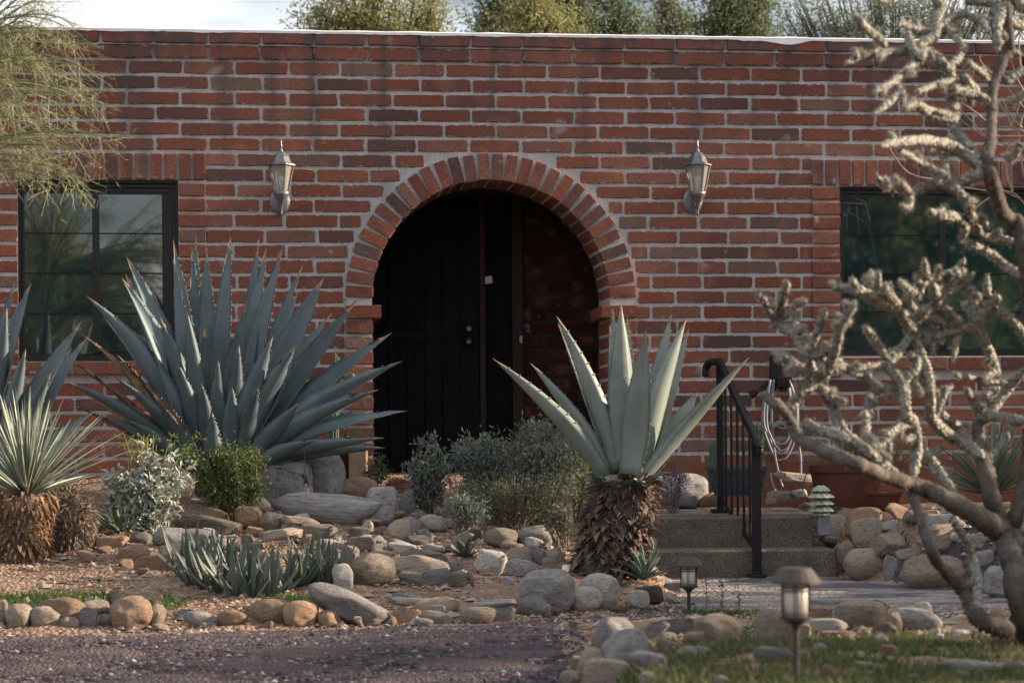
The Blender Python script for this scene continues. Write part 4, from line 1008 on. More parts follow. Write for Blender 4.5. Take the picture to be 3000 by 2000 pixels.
# shaggy dead trunk beside it
sb_, ds = gp(205, 1615); sc0 = P(195, 1522, ds+.1)
sh = thing('shaggy_stump', 'rounded shaggy grey-brown dead yucca stump right of the thatched trunk', 'stump', sb_)
mb = MB(); mb.lathe([(.150*math.cos(a), .170*math.sin(a)) for a in (i*math.pi/12-math.pi/2+.01 for i in range(1, 12))], sc0, 16); mb.obj('core', M['deadgrey'], sh)
for i in range(280):
    v = Vector((r.gauss(0, 1), r.gauss(0, 1), r.gauss(0, 1))).normalized()
    if v.dot(CF) > .6: continue
    flap(sh, sc0+Vector((v.x*.147, v.y*.147, v.z*.168)), v-CZ*.3, r.uniform(.03, .06), r.uniform(.010, .020), r.choice([M['deadgrey'], M['dryleaf'], M['deadgrey']]), .4, 'dead_leaf', curl=.9)
def fibres(par, C_, O_, L, wd, mat_, down=.6):
    n = len(C_); D = O_+rng.normal(size=(n, 3))*.55-np.array([0, 0, down]); V, F = leafcloud(C_, D, rdir(n), L*(.4+1.1*rng.random(n)), wd*(.6+.8*rng.random(n)), .2); obj('fibres', V, F, mat_, par, kind='stuff')
u = rng.normal(size=(3500, 3)); u /= np.linalg.norm(u, axis=1, keepdims=True); fibres(sh, np.array(sc0)+u*[.145, .145, .168], u, .045, .005, M['deadgrey'])
u = rng.normal(size=(1200, 3)); u /= np.linalg.norm(u, axis=1, keepdims=True); fibres(sh, np.array(sc0)+u*[.15, .15, .17], u, .035, .005, M['palefibre'])
u = rdir(2600)*[1, 1, 0]; u /= np.linalg.norm(u, axis=1, keepdims=True); tt = rng.random((2600, 1)); fibres(yu, np.array(yc)+(np.array(yb)-np.array(yc))*tt+u*.13, u, .05, .006, M['thatch'])
ti = rng.integers(0, len(trp), 3000); u = rdir(3000)*[1, 1, 0]; u /= np.linalg.norm(u, axis=1, keepdims=True); fibres(a3, np.array([tuple(p) for p in trp])[ti]+u*.165, u, .07, .007, M['deadgrey'])
# dark spiky plant at right
rosette('spiky_yucca', 'dark green sword-leaved yucca behind the rock pile at the right edge', 'yucca', P(2905, 1450, 13.6), 90, .62, .03, [M['agavegreen']], (.05, 1.4), teeth=0, seed=12, prof=([0, .2, .6, .85, 1], [1, 1, .8, .45, .05]), nseg=6, bow=.06)
# grassy plant in the large pot
M['grassgreen'] = leafmat('grass_leaf', (.06, .09, .035), (.10, .13, .05), .3, .6, .3)
M['drygrass'] = leafmat('dry_grass', (.20, .15, .08), (.13, .11, .05), .2, .8, .3)
c = P(2520, 1372, 14.25); n = 500; D = rdir(n, .9); D[:, 2] = abs(D[:, 2]); D /= np.linalg.norm(D, axis=1, keepdims=True)
V, F = leafcloud(np.array(c)+rng.normal(size=(n, 3))*[.11, .06, .01], D, rdir(n), .18+.16*rng.random(n), np.full(n, .006), .0)
t = thing('potted_grass', 'fine dark grassy plant growing in the large red clay pot', 'plant', c); obj('foliage', V, F, M['grassgreen'], t)

# ================================================================== ROCKS
import bmesh
def finish_rock(bm, amps, off):
    for v in bm.verts:
        c = v.co.copy(); d = sum(mnoise.noise(c*f+off)*a for f, a in amps); v.co = c+c.normalized()*d
    lo = [min(v.co[i] for v in bm.verts) for i in range(3)]; hi = [max(v.co[i] for v in bm.verts) for i in range(3)]
    for v in bm.verts:
        for i in range(3): v.co[i] = (v.co[i]-lo[i])/(hi[i]-lo[i])*2-1
    bm.normal_update(); me = bpy.data.meshes.new('rock'); bm.to_mesh(me); bm.free()
    me.polygons.foreach_set('use_smooth', [True]*len(me.polygons)); me.materials.append(None); return me
def rockmesh(seed, ang):
    r = random.Random(seed); bm = bmesh.new(); off = Vector((seed*3.1, seed*1.7, 0))
    if ang:
        for i in range(r.randint(18, 28)):
            v = Vector((r.gauss(0, 1), r.gauss(0, 1), r.gauss(0, 1))).normalized(); v = Vector([math.copysign(abs(q)**.6, q) for q in v])
            bm.verts.new(v*r.uniform(.93, 1.05))
        h = bmesh.ops.convex_hull(bm, input=bm.verts); bmesh.ops.delete(bm, geom=list({g for g in h['geom_unused']+h['geom_interior'] if isinstance(g, bmesh.types.BMVert)}), context='VERTS')
        bmesh.ops.bevel(bm, geom=list(bm.edges), offset=.09, segments=2, affect='EDGES', profile=.6)
        bmesh.ops.triangulate(bm, faces=bm.faces); 
        for q in range(2):
            es = [e for e in bm.edges if e.calc_length() > (.30 if q == 0 else .2)]
            if es: bmesh.ops.subdivide_edges(bm, edges=es, cuts=1, use_grid_fill=True); bmesh.ops.triangulate(bm, faces=bm.faces)
        return finish_rock(bm, ((1.2, .05), (3.1, .035), (7, .022), (15, .010)), off)
    bmesh.ops.create_icosphere(bm, subdivisions=4, radius=1.0)
    ex_ = r.uniform(.72, .92); rot = Matrix.Rotation(r.uniform(-.5, .5), 3, 'X') @ Matrix.Rotation(r.uniform(0, 3), 3, 'Z')
    for v in bm.verts: v.co = rot @ Vector([math.copysign(abs(q)**ex_, q) for q in v.co])
    planes = [(Vector((r.gauss(0, 1), r.gauss(0, 1), r.gauss(0, .8))).normalized(), r.uniform(.74, .96)) for i in range(r.randint(4, 7))]
    for v in bm.verts:
        for n_, d_ in planes:
            k = v.co.dot(n_)-d_
            if k > 0: v.co -= n_*k*.88
    return finish_rock(bm, ((1.1, .13), (2.7, .055), (6, .025), (14, .012)), off)
RM = {0: [rockmesh(i+1, 0) for i in range(10)], 1: [rockmesh(i+31, 1) for i in range(16)]}
# x0,y0,x1,y1 in enlarged sightings (2.24 per photo pixel) from three origins, colour key, shape (0 round, 1 angular), optional label
E = 'E'; rocks = []
def RK(o, zone, lst):
    ox = {0: 0, 1: 1000, 2: 2000}[o]
    for it in lst:
        x0, y0, x1, y1, c = it[:5]; sh = it[5] if len(it) > 5 else 0; lab = it[6] if len(it) > 6 else None
        rocks.append(dict(x0=ox+x0/2.24, x1=ox+x1/2.24, y0=1300+y0/2.24, y1=1300+y1/2.24, c=c, sh=sh, zone=zone, label=lab))
RK(0, 'edge', [(-40,1030,50,1190,'t'),(45,1060,205,1210,'t'),(195,1075,400,1205,'t'),(250,1020,550,1180,'o'),(395,1140,520,1215,'t'),(500,1030,715,1125,'t'),(540,1080,655,1200,'g'),
 (650,1120,745,1190,'g'),(715,1050,790,1130,'o'),(745,1015,1000,1215,'o',0,'large orange-tan pointed cobble standing taller in the row along the driveway'),(955,1060,1080,1200,'t'),
 (1000,1180,1110,1225,'t'),(1100,1085,1285,1165,'g'),(1220,1105,1440,1195,'g'),(1305,1165,1425,1207,'w'),(1430,1095,1620,1195,'o'),
 (1605,1030,1925,1183,'o',0,'big oblong orange-brown cobble beside the slanting grey boulder'),(1860,1040,2085,1195,'o',0,'sunlit orange cobble between oblong one and slanting grey boulder'),(2085,1095,2230,1195,'o'),(1600,1150,1710,1205,'o'),(1715,1165,1795,1210,'o')])
RK(0, 'edge', [(725,975,1060,1080,'d',1,'dark brown half-buried rock behind the cobble row at left')])
RK(1, 'edge', [(310,1070,505,1190,'o'),(490,1100,725,1178,'t'),(480,1145,600,1200,'g'),(80,1135,180,1200,'w'),(320,1135,362,1195,'o'),(300,985,540,1050,'g',1),(480,1010,775,1120,'t',1),(300,1015,700,1080,'g',1),
 (790,1075,1010,1178,'t',0,'yellowish sunlit oblong cobble at the middle of the driveway edge'),(880,1030,1160,1160,'g',1),(930,1065,1125,1168,'w'),(1050,980,1190,1100,'r',1,'pinkish jagged rock leaning beside the big round grey boulder'),
 (1150,1005,1355,1130,'g'),(1185,850,1520,1102,'g',0,'big smooth round grey boulder in shade at the bed front'),(1495,950,1710,1092,'w',0,'pale low boulder between the big grey and the bright round one'),
 (1560,865,1812,1075,'w',0,'bright sunlit pale round boulder left of the shaggy trunk foot'),(1790,1000,1925,1105,'o',1),(1880,970,2030,1108,'w',1),(1930,940,2130,1088,'d',1,'dark angular rock below the spiky aloe'),(2110,895,2240,960,'g'),(2120,955,2250,1050,'t')])
RK(0, 'left', [(610,585,830,690,'o',1),(750,665,990,770,'o'),(725,725,880,818,'o',1),(880,740,1150,842,'o',1),(905,800,985,868,'o',1),(800,600,890,660,'o'),(1040,600,1130,690,'o'),(1050,660,1200,755,'t',1),
 (1000,560,1260,690,'g'),(1170,560,1540,690,'g',1),(1150,480,1560,605,'l',0,'long dark layered rock lying below the green shrub'),(1310,430,1520,560,'o'),(1450,345,1765,480,'g',0,'long grey-tan rock left of the upright boulders'),
 (1500,420,1740,560,'o',1,'dark orange angular rock below the long grey-tan rock'),(1610,530,1730,612,'o'),(1720,455,1840,582,'l'),(1840,488,2085,597,'t',1),(1700,570,1975,702,'t',0),(1960,600,2070,682,'o'),
 (1950,500,2200,642,'l'),(2065,630,2245,712,'w'),(2170,660,2250,800,'g'),(1730,780,1950,935,'w',1,'bright sunlit pale rock behind the smaller aloe'),(1740,750,1860,800,'o'),(1560,640,1720,700,'g'),(620,650,760,720,'o',1),(500,700,640,770,'o',1),(1150,700,1230,760,'o',1)])
RK(0, 'left', [(1740,28,2075,435,'p',1,'tall upright grey granite boulder under the big agave'),(1990,60,2250,400,'p',0,'second grey granite boulder leaning behind the tall upright one'),
 (1795,342,2505,520,'g',0,'very long low grey boulder at the foot of the upright ones')])
RK(1, 'mid', [(0,230,250,392,'o',0,'orange-grey boulder below the tan pedestal'),(135,300,415,550,'p',1,'big dark angular boulder with pale top near the clay bowl'),(380,320,480,480,'g',1),(0,420,145,532,'t'),(-60,360,110,450,'g'),
 (0,512,205,630,'l'),(140,500,260,592,'o'),(130,515,210,605,'w',1),(-60,560,35,680,'g'),(55,610,225,700,'l'),(180,560,310,682,'g',1),(305,445,420,548,'t',1),(310,505,465,632,'t',1),(420,490,545,590,'g'),
 (510,472,690,578,'w',0,'pale round rock at the foot of the silver sprig shrub'),(440,450,580,520,'t'),(430,570,710,672,'d'),(300,630,430,700,'g'),(310,640,530,722,'w',1),(0,650,225,748,'t'),(-70,660,95,798,'t'),(205,680,360,768,'t'),
 (385,700,695,785,'l',1,'flat layered sunlit slab in the middle of the rockery'),(520,665,690,722,'g'),(30,738,340,928,'t',0,'large rounded tan boulder right of the smaller aloe clump'),(305,740,695,868,'t',0,'long pale sunlit rock slanting right of the large rounded tan boulder'),
 (380,815,560,922,'t',1),(520,830,712,938,'g'),(700,585,860,692,'t',1),(835,530,925,652,'d',1),(680,660,760,722,'g'),(680,755,885,852,'g'),(880,658,1080,868,'w',1,'big pale faceted boulder right of the small dark aloe'),
 (940,560,1150,682,'l',0),(1155,548,1370,676,'g',1,'flat-topped grey rock at the foot of the large silver shrub'),(1045,645,1155,712,'t'),(1070,688,1250,802,'t'),(1040,770,1262,908,'g',1),(1210,675,1350,792,'g'),(1250,795,1410,872,'g'),
 (1318,750,1405,832,'t'),(1380,680,1500,772,'t'),(700,845,1000,945,'t',1,'wide flat tan slab behind the pinkish jagged rock'),(1000,870,1130,932,'g'),(1940,615,2055,722,'g',1,'grey angular rock between the shaggy trunk and the steps'),(330,808,380,862,'o'),(-50,800,75,962,'w',0,'pale sunlit rock above the slanting grey boulder')])
RK(2, 'pile', [(-120,210,165,402,'g',0,'purplish grey boulder on the landing left of the handrail'),(80,330,230,402,'o'),(490,350,610,397,'t'),(560,310,730,377,'t'),(605,200,880,322,'t',1,'squared tan boulder below the hose'),(655,265,820,357,'w',1),
 (880,475,1095,652,'t',1),(1080,430,1300,622,'o',1),(1125,500,1320,662,'t',1),(920,612,1110,667,'w',1),(1010,650,1155,842,'t',1),(940,410,1045,492,'d',1),(1240,510,1570,742,'t',1,'large blocky brown-topped boulder in the middle of the rock pile'),
 (1540,540,1865,722,'t',1,'large wedge-shaped tan boulder right of the blocky brown-topped one'),(1310,388,1480,507,'o',0),(1450,395,1640,527,'t'),(1585,430,1800,592,'w',1),(1700,490,1850,602,'t'),(1070,698,1340,877,'t',0),
 (1320,745,1430,892,'g',1),(1450,748,1900,947,'t',0,'very large rounded tan boulder at the bottom of the rock pile'),(1860,600,2010,702,'t'),(1900,705,2080,812,'g'),(1960,820,2190,1010,'g',0),(2100,440,2215,522,'w'),(2160,580,2245,682,'g'),(1160,660,1240,702,'t'),
 (1400,690,1560,760,'g'),(2080,640,2200,830,'g')])
RK(1, 'heap', [(1650,1155,1920,1362,'g',0,'large grey-tan boulder at the far tip of the near rock heap'),(1930,1170,2140,1302,'g'),(1720,1240,2010,1462,'g',1),(1560,1350,1760,1552,'t'),(1620,1415,1920,1600,'t',1),(2030,1280,2160,1392,'t'),(1910,1330,2150,1502,'g',1),
 (1480,1400,1600,1552,'t',1),(1880,1500,2060,1600,'t'),(1440,1490,1600,1570,'t'),(2080,1240,2200,1300,'g'),(2140,1290,2300,1400,'t')])
RK(1, 'road', [(1230,1405,1310,1432,'w',0,'small pale stone lying alone on the driveway')])
RK(2, 'near', [(90,1130,370,1312,'t',0),(0,1205,150,1332,'t'),(470,1110,720,1322,'t',0,'broad tan boulder just left of the large path lamp stake'),(780,1075,1010,1172,'o'),(1010,1043,1325,1202,'t',0,'broad brown boulder on the far side of the foreground row'),
 (1375,1090,1690,1232,'g',0,'long rounded grey boulder in the foreground row'),(790,1155,1065,1262,'w',0,'low white-grey rock right of the large path lamp'),(745,1225,830,1287,'w',1),(770,1180,890,1292,'t',1),(1070,1190,1170,1262,'d',1),(1170,1185,1265,1272,'t',1),(1250,1180,1400,1267,'l',1),
 (1330,1110,1430,1232,'t',1),(1550,1225,1705,1302,'w',1),(1450,1230,1560,1272,'o'),(1690,1250,1890,1322,'t'),(1890,1220,1990,1292,'t',1),(1960,1250,2200,1342,'r'),(900,1230,1030,1292,'t'),(1040,1230,1130,1287,'t',1),(350,1200,450,1300,'g'),(470,1270,560,1322,'o'),(2050,1180,2240,1260,'t',1),(-150,1150,80,1250,'g')])
RK(2, 'grass', [(470,1345,790,1442,'g'),(860,1310,960,1372,'g'),(1300,1320,1400,1392,'r',1),(1120,1360,1190,1402,'g'),(1470,1335,1700,1382,'r'),(920,1455,1005,1568,'o',1),(1100,1470,1260,1532,'w'),(1480,1515,1545,1562,'w'),
 (1690,1420,2050,1502,'g',0,'long flat grey rock lying in the foreground grass'),(2100,1430,2250,1492,'g'),(1000,1405,1350,1472,'t'),(210,1530,330,1600,'w'),(370,1545,470,1600,'g'),(30,1330,180,1400,'g'),(-100,1350,30,1420,'g'),(1800,1500,1950,1560,'t')])
CN = {'g': 'grey', 't': 'tan', 'o': 'orange', 'w': 'pale', 'd': 'dark', 'r': 'reddish', 'l': 'banded', 'p': 'purplish'}
ZN = {'edge': 'in the cobble row along the driveway', 'left': 'in the bed between stump and boulders', 'mid': 'in the rockery below the shrubs', 'pile': 'in the pile right of the steps',
      'heap': 'in the near heap beside the driveway', 'near': 'in the foreground row', 'grass': 'in the foreground grass', 'road': ''}
GN = {'edge': 'cobbles edging the driveway', 'left': 'rocks of the left bed', 'mid': 'rocks of the middle rockery', 'pile': 'stones of the pile by the steps', 'heap': 'rocks of the near heap', 'near': 'rocks along the near side of the path', 'grass': 'stones in the foreground grass', 'road': None}
ON = 'first second third fourth fifth sixth seventh eighth ninth tenth eleventh twelfth thirteenth fourteenth fifteenth sixteenth seventeenth eighteenth nineteenth twentieth twenty-first twenty-second twenty-third twenty-fourth twenty-fifth twenty-sixth'.split()
_q = random.Random(5)
for q in rocks:
    if not q['label'] and not q['sh'] and _q.random() < {'mid': .92, 'left': .9, 'pile': .8, 'heap': .6, 'near': .7, 'edge': .3, 'grass': .5}.get(q['zone'], 0): q['sh'] = 1
_q = random.Random(9)
FIL = {'mid': ((640, 1650, 1500, 1700), 75, 'small stone wedged among the larger rocks of the middle rockery'), 'left': ((250, 900, 1520, 1640), 22, 'small stone lying loose between the rocks of the left bed'),
       'pile': ((2420, 3000, 1520, 1700), 26, 'small stone filling a gap in the pile right of the steps'), 'near': ((2050, 2950, 1800, 1880), 30, 'small stone packed between boulders of the foreground row'),
       'heap': ((1650, 1990, 1850, 1990), 14, 'small stone tucked into the near heap beside the driveway'), 'edge': ((0, 1700, 1800, 1838), 34, 'pebble-sized stone between the cobbles edging the driveway')}
for zn, ((xa, xb, ya, yb0), cnt, lb) in FIL.items():
    for i in range(cnt):
        keep = i < {'mid': 46, 'left': 14, 'pile': 15, 'near': 16}.get(zn, 0)
        x, y, wv = _q.uniform(xa, xb), _q.uniform(ya, yb0), _q.uniform(24, 58)*(.7 if zn == 'edge' else 1)
        if zn == 'mid' and y < 1500+(x-640)*.05: y += 60
        if zn == 'edge': y = 1838-max(0, x-900)*.05-_q.uniform(0, 26)
        rocks.append(dict(x0=x-wv/2, x1=x+wv/2, y0=y-wv*_q.uniform(.45, .8), y1=y, c=_q.choice('gttowgr' if zn == 'edge' else 'ggttowl'), sh=_q.random() < .7 and 1 or 0, zone=zn, label=None if keep else lb, fill=not keep))
cls = {}
for q in rocks:
    if q.get('fill'): continue
    wpx = q['x1']-q['x0']; q['size'] = 'small' if wpx < 55 else ('medium' if wpx < 95 else 'large')
    q['form'] = ('angular' if q['sh'] else 'rounded'); cls.setdefault((q['zone'], q['c'], q['size'], q['form']), []).append(q)
for key, L_ in cls.items():
    L_ = [q for q in L_ if not q['label']]; L_.sort(key=lambda q: q['x0']+q['x1'])
    for i, q in enumerate(L_):
        base_ = '%s %s %s rock %s' % (q['size'], q['form'], CN[q['c']], ZN[q['zone']])
        q['label'] = base_ if len(L_) == 1 else '%s, %s such from left' % (base_, ON[i])
r = random.Random(77); FV, FF, FM = [], [], []
FK = 'gtowdrlp'
for q in rocks:
    cx = (q['x0']+q['x1'])/2; yb_ = q['y1']; wpx = q['x1']-q['x0']; hpx = q['y1']-q['y0']
    d = ground_hit(cx, yb_); k = d/FPX; a_, c_ = wpx/2*k, hpx/2*k; b_ = min(a_, c_*1.5)*r.uniform(.75, .95)
    sink = c_*.10
    ctr = P(cx, (q['y0']+yb_)/2, d+b_*.55); 
    o = bpy.data.objects.new('rock', r.choice(RM[q['sh']])); o.location = ctr-CZ*sink*.3
    o.scale = (a_*1.12, b_*1.1, c_*1.25); o.rotation_euler = (r.uniform(-.10, .10), r.uniform(-.16, .16), -YAW+r.uniform(-.35, .35)+(math.pi if r.random() < .5 else 0))
    if q.get('fill'):
        mw = Matrix.LocRotScale(o.location, o.rotation_euler, o.scale); me = o.data; n_ = len(FV)
        FV += [tuple(mw @ v.co) for v in me.vertices]; FF += [tuple(i+n_ for i in p_.vertices) for p_ in me.polygons]; FM += [FK.index(q['c'])]*len(me.polygons); bpy.data.objects.remove(o); continue
    link(o); o.material_slots[0].link = 'OBJECT'; o.material_slots[0].material = ROCK[q['c']]
    tagit(o, q['label'], 'stone' if q.get('fill') else 'rock', ('loose filler stones, '+GN[q['zone']]) if q.get('fill') else GN[q['zone']])
tagit(obj('small_stones', FV, FF, [ROCK[c_] for c_ in FK], mi=FM, smooth=True), kind='stuff')
# the slanting grey boulder
d = ground_hit(1010, 1830); o = bpy.data.objects.new('rock', RM[0][3]); o.location = P(1022, 1774, d+.07); k = d/FPX
o.scale = (132*k, .11, 44*k); o.rotation_euler = (0, .42, -YAW); link(o); o.material_slots[0].link = 'OBJECT'; o.material_slots[0].material = ROCK['g']
tagit(o, 'long slanting grey boulder sloping down to the driveway edge', 'rock', GN['edge'])

# ---- small filler stones and gravel
def scatter(n, s0, s1, d0, d1, cond, size, mat_, name, near=True, flat=.6, zoff=0, label=None, cat=None):
    dd = d0*(d1/d0)**rng.random(n) if near else rng.uniform(d0, d1, n)
    s_ = rng.uniform(s0, s1, n); s_ = s_*dd/10 if near else s_
    k = cond(s_, dd); s_, dd = s_[k], dd[k]; n = len(s_)
    z = H(s_, dd); c = np.stack([CC.x+dd*CF.x+s_*CR.x, CC.y+dd*CF.y+s_*CR.y, z+zoff], 1)
    sz = size[0]*(size[1]/size[0])**(rng.random(n)**2.2)
    base = np.array([[1, 0, 0], [.3, .95, .1], [-.8, .5, 0], [-.7, -.7, .05], [.4, -.9, 0], [0, .1, 1], [.1, 0, -.6]])
    Fb = np.array([[0, 1, 5], [1, 2, 5], [2, 3, 5], [3, 4, 5], [4, 0, 5], [1, 0, 6], [2, 1, 6], [3, 2, 6], [4, 3, 6], [0, 4, 6]])
    an = rng.uniform(0, 6.28, n); ca, sa = np.cos(an), np.sin(an)
    jit = 1+.35*rng.normal(size=(n, 7, 1)).clip(-1, 1)
    b = base[None]*jit; x = b[..., 0]*ca[:, None]-b[..., 1]*sa[:, None]; y = b[..., 0]*sa[:, None]+b[..., 1]*ca[:, None]
    V = np.stack([x, y*.85, b[..., 2]*flat], 2)*sz[:, None, None]+c[:, None, :]
    F = (np.arange(n)[:, None, None]*7+Fb[None]).reshape(-1, 3)
    o = obj(name, V.reshape(-1, 3), F, mat_); return tagit(o, label, cat, kind='stuff')
t = NT('gravel_stones'); t.fin(t.ramp(t.rnd(), [(0, (.04, .034, .045)), (.5, (.072, .061, .073)), (.85, (.125, .107, .112)), (1, (.32, .28, .26))]), .95, .15); M['gst'] = t.m
t = NT('bed_stones'); t.fin(t.ramp(t.rnd(), [(0, (.16, .11, .08)), (.4, (.30, .20, .14)), (.75, (.38, .27, .20)), (1, (.45, .40, .35))]), .95, .15); M['bst'] = t.m
scatter(34000, -2.9, 2.4, 6.3, 10.8, lambda s, d: (d < dfront(s)+.1) & ~((s > .3) & (d < dmound(s)-.1)) & ~((s > .95) & (d > 10.2)), (.0028, .018), M['gst'], 'gravel')
scatter(30000, -2.9, 1.2, 9.2, 14.8, lambda s, d: (d > dfront(s)-.1) & (s < .95), (.003, .018), M['bst'], 'bed_gravel')
scatter(6000, .2, 3.2, 9.4, 11.0, lambda s, d: (d > dmound(s)-.35) & (d < dmound(s)+.9), (.003, .015), M['bst'], 'path_edge_gravel')
scatter(1500, -2.9, 1.2, 9.3, 13.5, lambda s, d: (d > dfront(s)-.05) & (s < .9), (.015, .05), ROCK['t'], 'rubble', zoff=.004)
scatter(260, .25, 3.0, 7.0, 10.0, lambda s, d: (d < dmound(s)+.1) & (s > .3), (.015, .05), ROCK['t'], 'rubble', zoff=.004)
scatter(200, 2.0, 3.2, 10.6, 14.4, lambda s, d: (d > dpile(s)), (.02, .07), ROCK['t'], 'rubble', zoff=.004)

# ---- grass
M['lawn'] = leafmat('grass_blades', (.045, .085, .022), (.08, .12, .035), .3, .6, .35)
M['lawndry'] = leafmat('dry_grass_blades', (.17, .15, .08), (.13, .125, .06), .3, .7, .3)
def grass(n, cond, s0, s1, d0, d1, h, mat_, name, clump=None):
    dd = rng.uniform(d0, d1, n); s_ = rng.uniform(s0, s1, n); k = cond(s_, dd)
    den = np.sin(s_*7.1+np.sin(dd*5)*1.5)*np.sin(dd*8.3+np.sin(s_*4)*2)+.45*np.sin(s_*19)*np.sin(dd*23)
    k &= den > rng.uniform(-.9, .5, n)-(clump or 0); s_, dd = s_[k], dd[k]; n = len(s_)
    c = np.stack([CC.x+dd*CF.x+s_*CR.x, CC.y+dd*CF.y+s_*CR.y, H(s_, dd)-.004], 1)
    D = rdir(n, 1.6); hh = h*(.45+.8*rng.random(n)); S = np.cross(D, rdir(n)); S /= np.linalg.norm(S, axis=1, keepdims=True); wd = .0022+.0015*rng.random(n)
    bend = rdir(n)*[1, 1, 0]*hh[:, None]*.35
    V = np.stack([c-S*wd[:, None], c+S*wd[:, None], c+D*hh[:, None]*.6+S*wd[:, None]*.6, c+D*hh[:, None]*.6-S*wd[:, None]*.6, c+D*hh[:, None]+bend], 1).reshape(-1, 3)
    b = np.arange(n)[:, None]*5
    F = [tuple(x) for x in (b+np.array([[0, 1, 2, 3]])).tolist()]+[tuple(x) for x in (b+np.array([[3, 2, 4]])).tolist()]
    o = obj(name, V, F, mat_); tagit(o, kind='stuff')
grass(42000, lambda s, d: (d < 7.3+.25*np.sin(s*5)) & (s > .035*d+.1) & (s < .27*d) & (d > 5), .2, 2.2, 5.0, 7.6, .035, M['lawn'], 'grass')
grass(15000, lambda s, d: (d < 7.6) & (s > .035*d+.1) & (s < .27*d), .2, 2.2, 5.0, 7.8, .045, M['lawndry'], 'dry_grass')
grass(9000, lambda s, d: ((s+2.12)/.52)**2+((d-10.05)/.28)**2 < 1, -2.8, -1.5, 9.6, 10.4, .05, M['lawn'], 'grass', .6)
grass(3500, lambda s, d: ((s+1.08)/.16)**2+((d-10.1)/.16)**2 < 1, -1.3, -.8, 9.8, 10.3, .055, M['lawn'], 'grass', .9)
grass(2500, lambda s, d: (abs(d-10.15) < .2), .85, 1.5, 9.9, 10.4, .03, M['lawn'], 'grass', -.2)

# dry leaf litter and twigs
def litter(n, s0, s1, d0, d1, cond, mat_, name, L=.02, w_=.006):
    dd = d0*(d1/d0)**rng.random(n); s_ = rng.uniform(s0, s1, n); k = cond(s_, dd); s_, dd = s_[k], dd[k]; n = len(s_)
    C_ = np.stack([CC.x+dd*CF.x+s_*CR.x, CC.y+dd*CF.y+s_*CR.y, H(s_, dd)+.012], 1); D = rdir(n)*[1, 1, .25]
    V, F = leafcloud(C_, D, np.tile([0, 0, 1.0], (n, 1))+rng.normal(size=(n, 3))*.3, L*(.5+rng.random(n)), w_*(.6+.8*rng.random(n)), .3); o = obj(name, V, F, mat_); tagit(o, kind='stuff')
litter(3500, -2.9, 1.2, 9.3, 14.6, lambda s, d: d > dfront(s)-.3, M['dryleaf'], 'leaf_litter')
litter(900, -2.5, 2.4, 6.3, 10.0, lambda s, d: d < dfront(s), M['dryleaf'], 'driveway_litter')
litter(1200, -2.9, 1.2, 9.3, 14.6, lambda s, d: d > dfront(s)-.1, M['palefibre'], 'dry_straw', .05, .003)

# ================================================================== SHRUBS
def shrub(name, label, cat, base, blobs, d, nleaf, L, wd, lm, sm, nstem=26, up=.5, droop=0, stemr=.003, leafn='foliage', group=None, dz=.5, seed=3, baremin=.25):
    """blobs: (px, py, rx, ry) sightings filled with leaves; base: sighting of the foot"""
    r = random.Random(seed); b0 = P(*base, d); b0.z = HZ(b0) if HZ(b0) < b0.z+.3 else b0.z
    t = thing(name, label, cat, b0, group); k = d/FPX
    area = sum(b[2]*b[3] for b in blobs); Cs = []; Ds = []; mb = MB()
    for bx, by, rx, ry in blobs:
        n = int(nleaf*rx*ry/area); c = np.array(P(bx, by, d)); ax = np.array([rx*k, rx*k*dz, ry*k])
        ns_ = max(3, int(nstem*rx*ry/area)); tips = []
        u = rng.normal(size=(ns_, 3)); u /= np.linalg.norm(u, axis=1, keepdims=True); u[:, 2] = np.abs(u[:, 2])*.9+u[:, 2]*.1; u *= (rng.random((ns_, 1))**.3)
        tp = c+u*ax
        per = max(1, n//ns_)
        for q in range(ns_):
            a = Vector(b0)+Vector((r.gauss(0, .02), r.gauss(0, .02), 0)); e = Vector(tp[q]); m = a.lerp(e, .5)+Vector((r.gauss(0, .03), r.gauss(0, .03), .03))
            pts = bez(a, m, e, 7); mb.tube(pts, [stemr*(1.2-.9*i/6) for i in range(7)], 4, cap=False)
            tt = np.clip(1-rng.random(per)**1.4*(1-baremin), 0, 1); A, B_, C_ = np.array(a), np.array(m), np.array(e)
            pos = ((1-tt)**2)[:, None]*A+(2*tt*(1-tt))[:, None]*B_+(tt**2)[:, None]*C_
            pos = pos+rng.normal(size=pos.shape)*(.012+.035*min(1, rx*k/.15)*rng.random((per, 1)))
            dirn = (C_-A)/np.linalg.norm(C_-A)
            Cs.append(pos); Ds.append(rdir(per, .1)+dirn*up-np.array([0, 0, droop]))
    C_ = np.concatenate(Cs); D_ = np.concatenate(Ds); n = len(C_)
    V, F = leafcloud(C_, D_, rdir(n, .8), L*(.6+.7*rng.random(n)), wd*(.7+.6*rng.random(n)))
    mb.obj('stems', sm, t); obj(leafn, V, F, lm, t); return t
M['silver'] = leafmat('silver_leaf', (.27, .30, .26), (.36, .39, .34), .12, .55, .2)
M['sage'] = leafmat('sage_leaf', (.115, .14, .12), (.17, .20, .165), .2, .6, .25)
M['sagedark'] = leafmat('sage_dark', (.10, .115, .075), (.14, .15, .10), .2, .7, .3)
M['green'] = leafmat('green_leaf', (.07, .10, .035), (.11, .14, .05), .3, .6, .3)
M['yellowgreen'] = leafmat('yellow_green', (.28, .30, .07), (.20, .25, .06), .35, .6, .3)
M['flowery'] = simple('yellow_petal', (.75, .45, .02), None, 10, .7, .2, 0, var=.1)
M['twig'] = simple('grey_twig', (.22, .18, .145), (.15, .12, .10), 40, .9, .2, .3, var=.2)
M['violet'] = simple('violet_petal', (.30, .14, .50), None, 10, .7, .2, 0, var=.2)
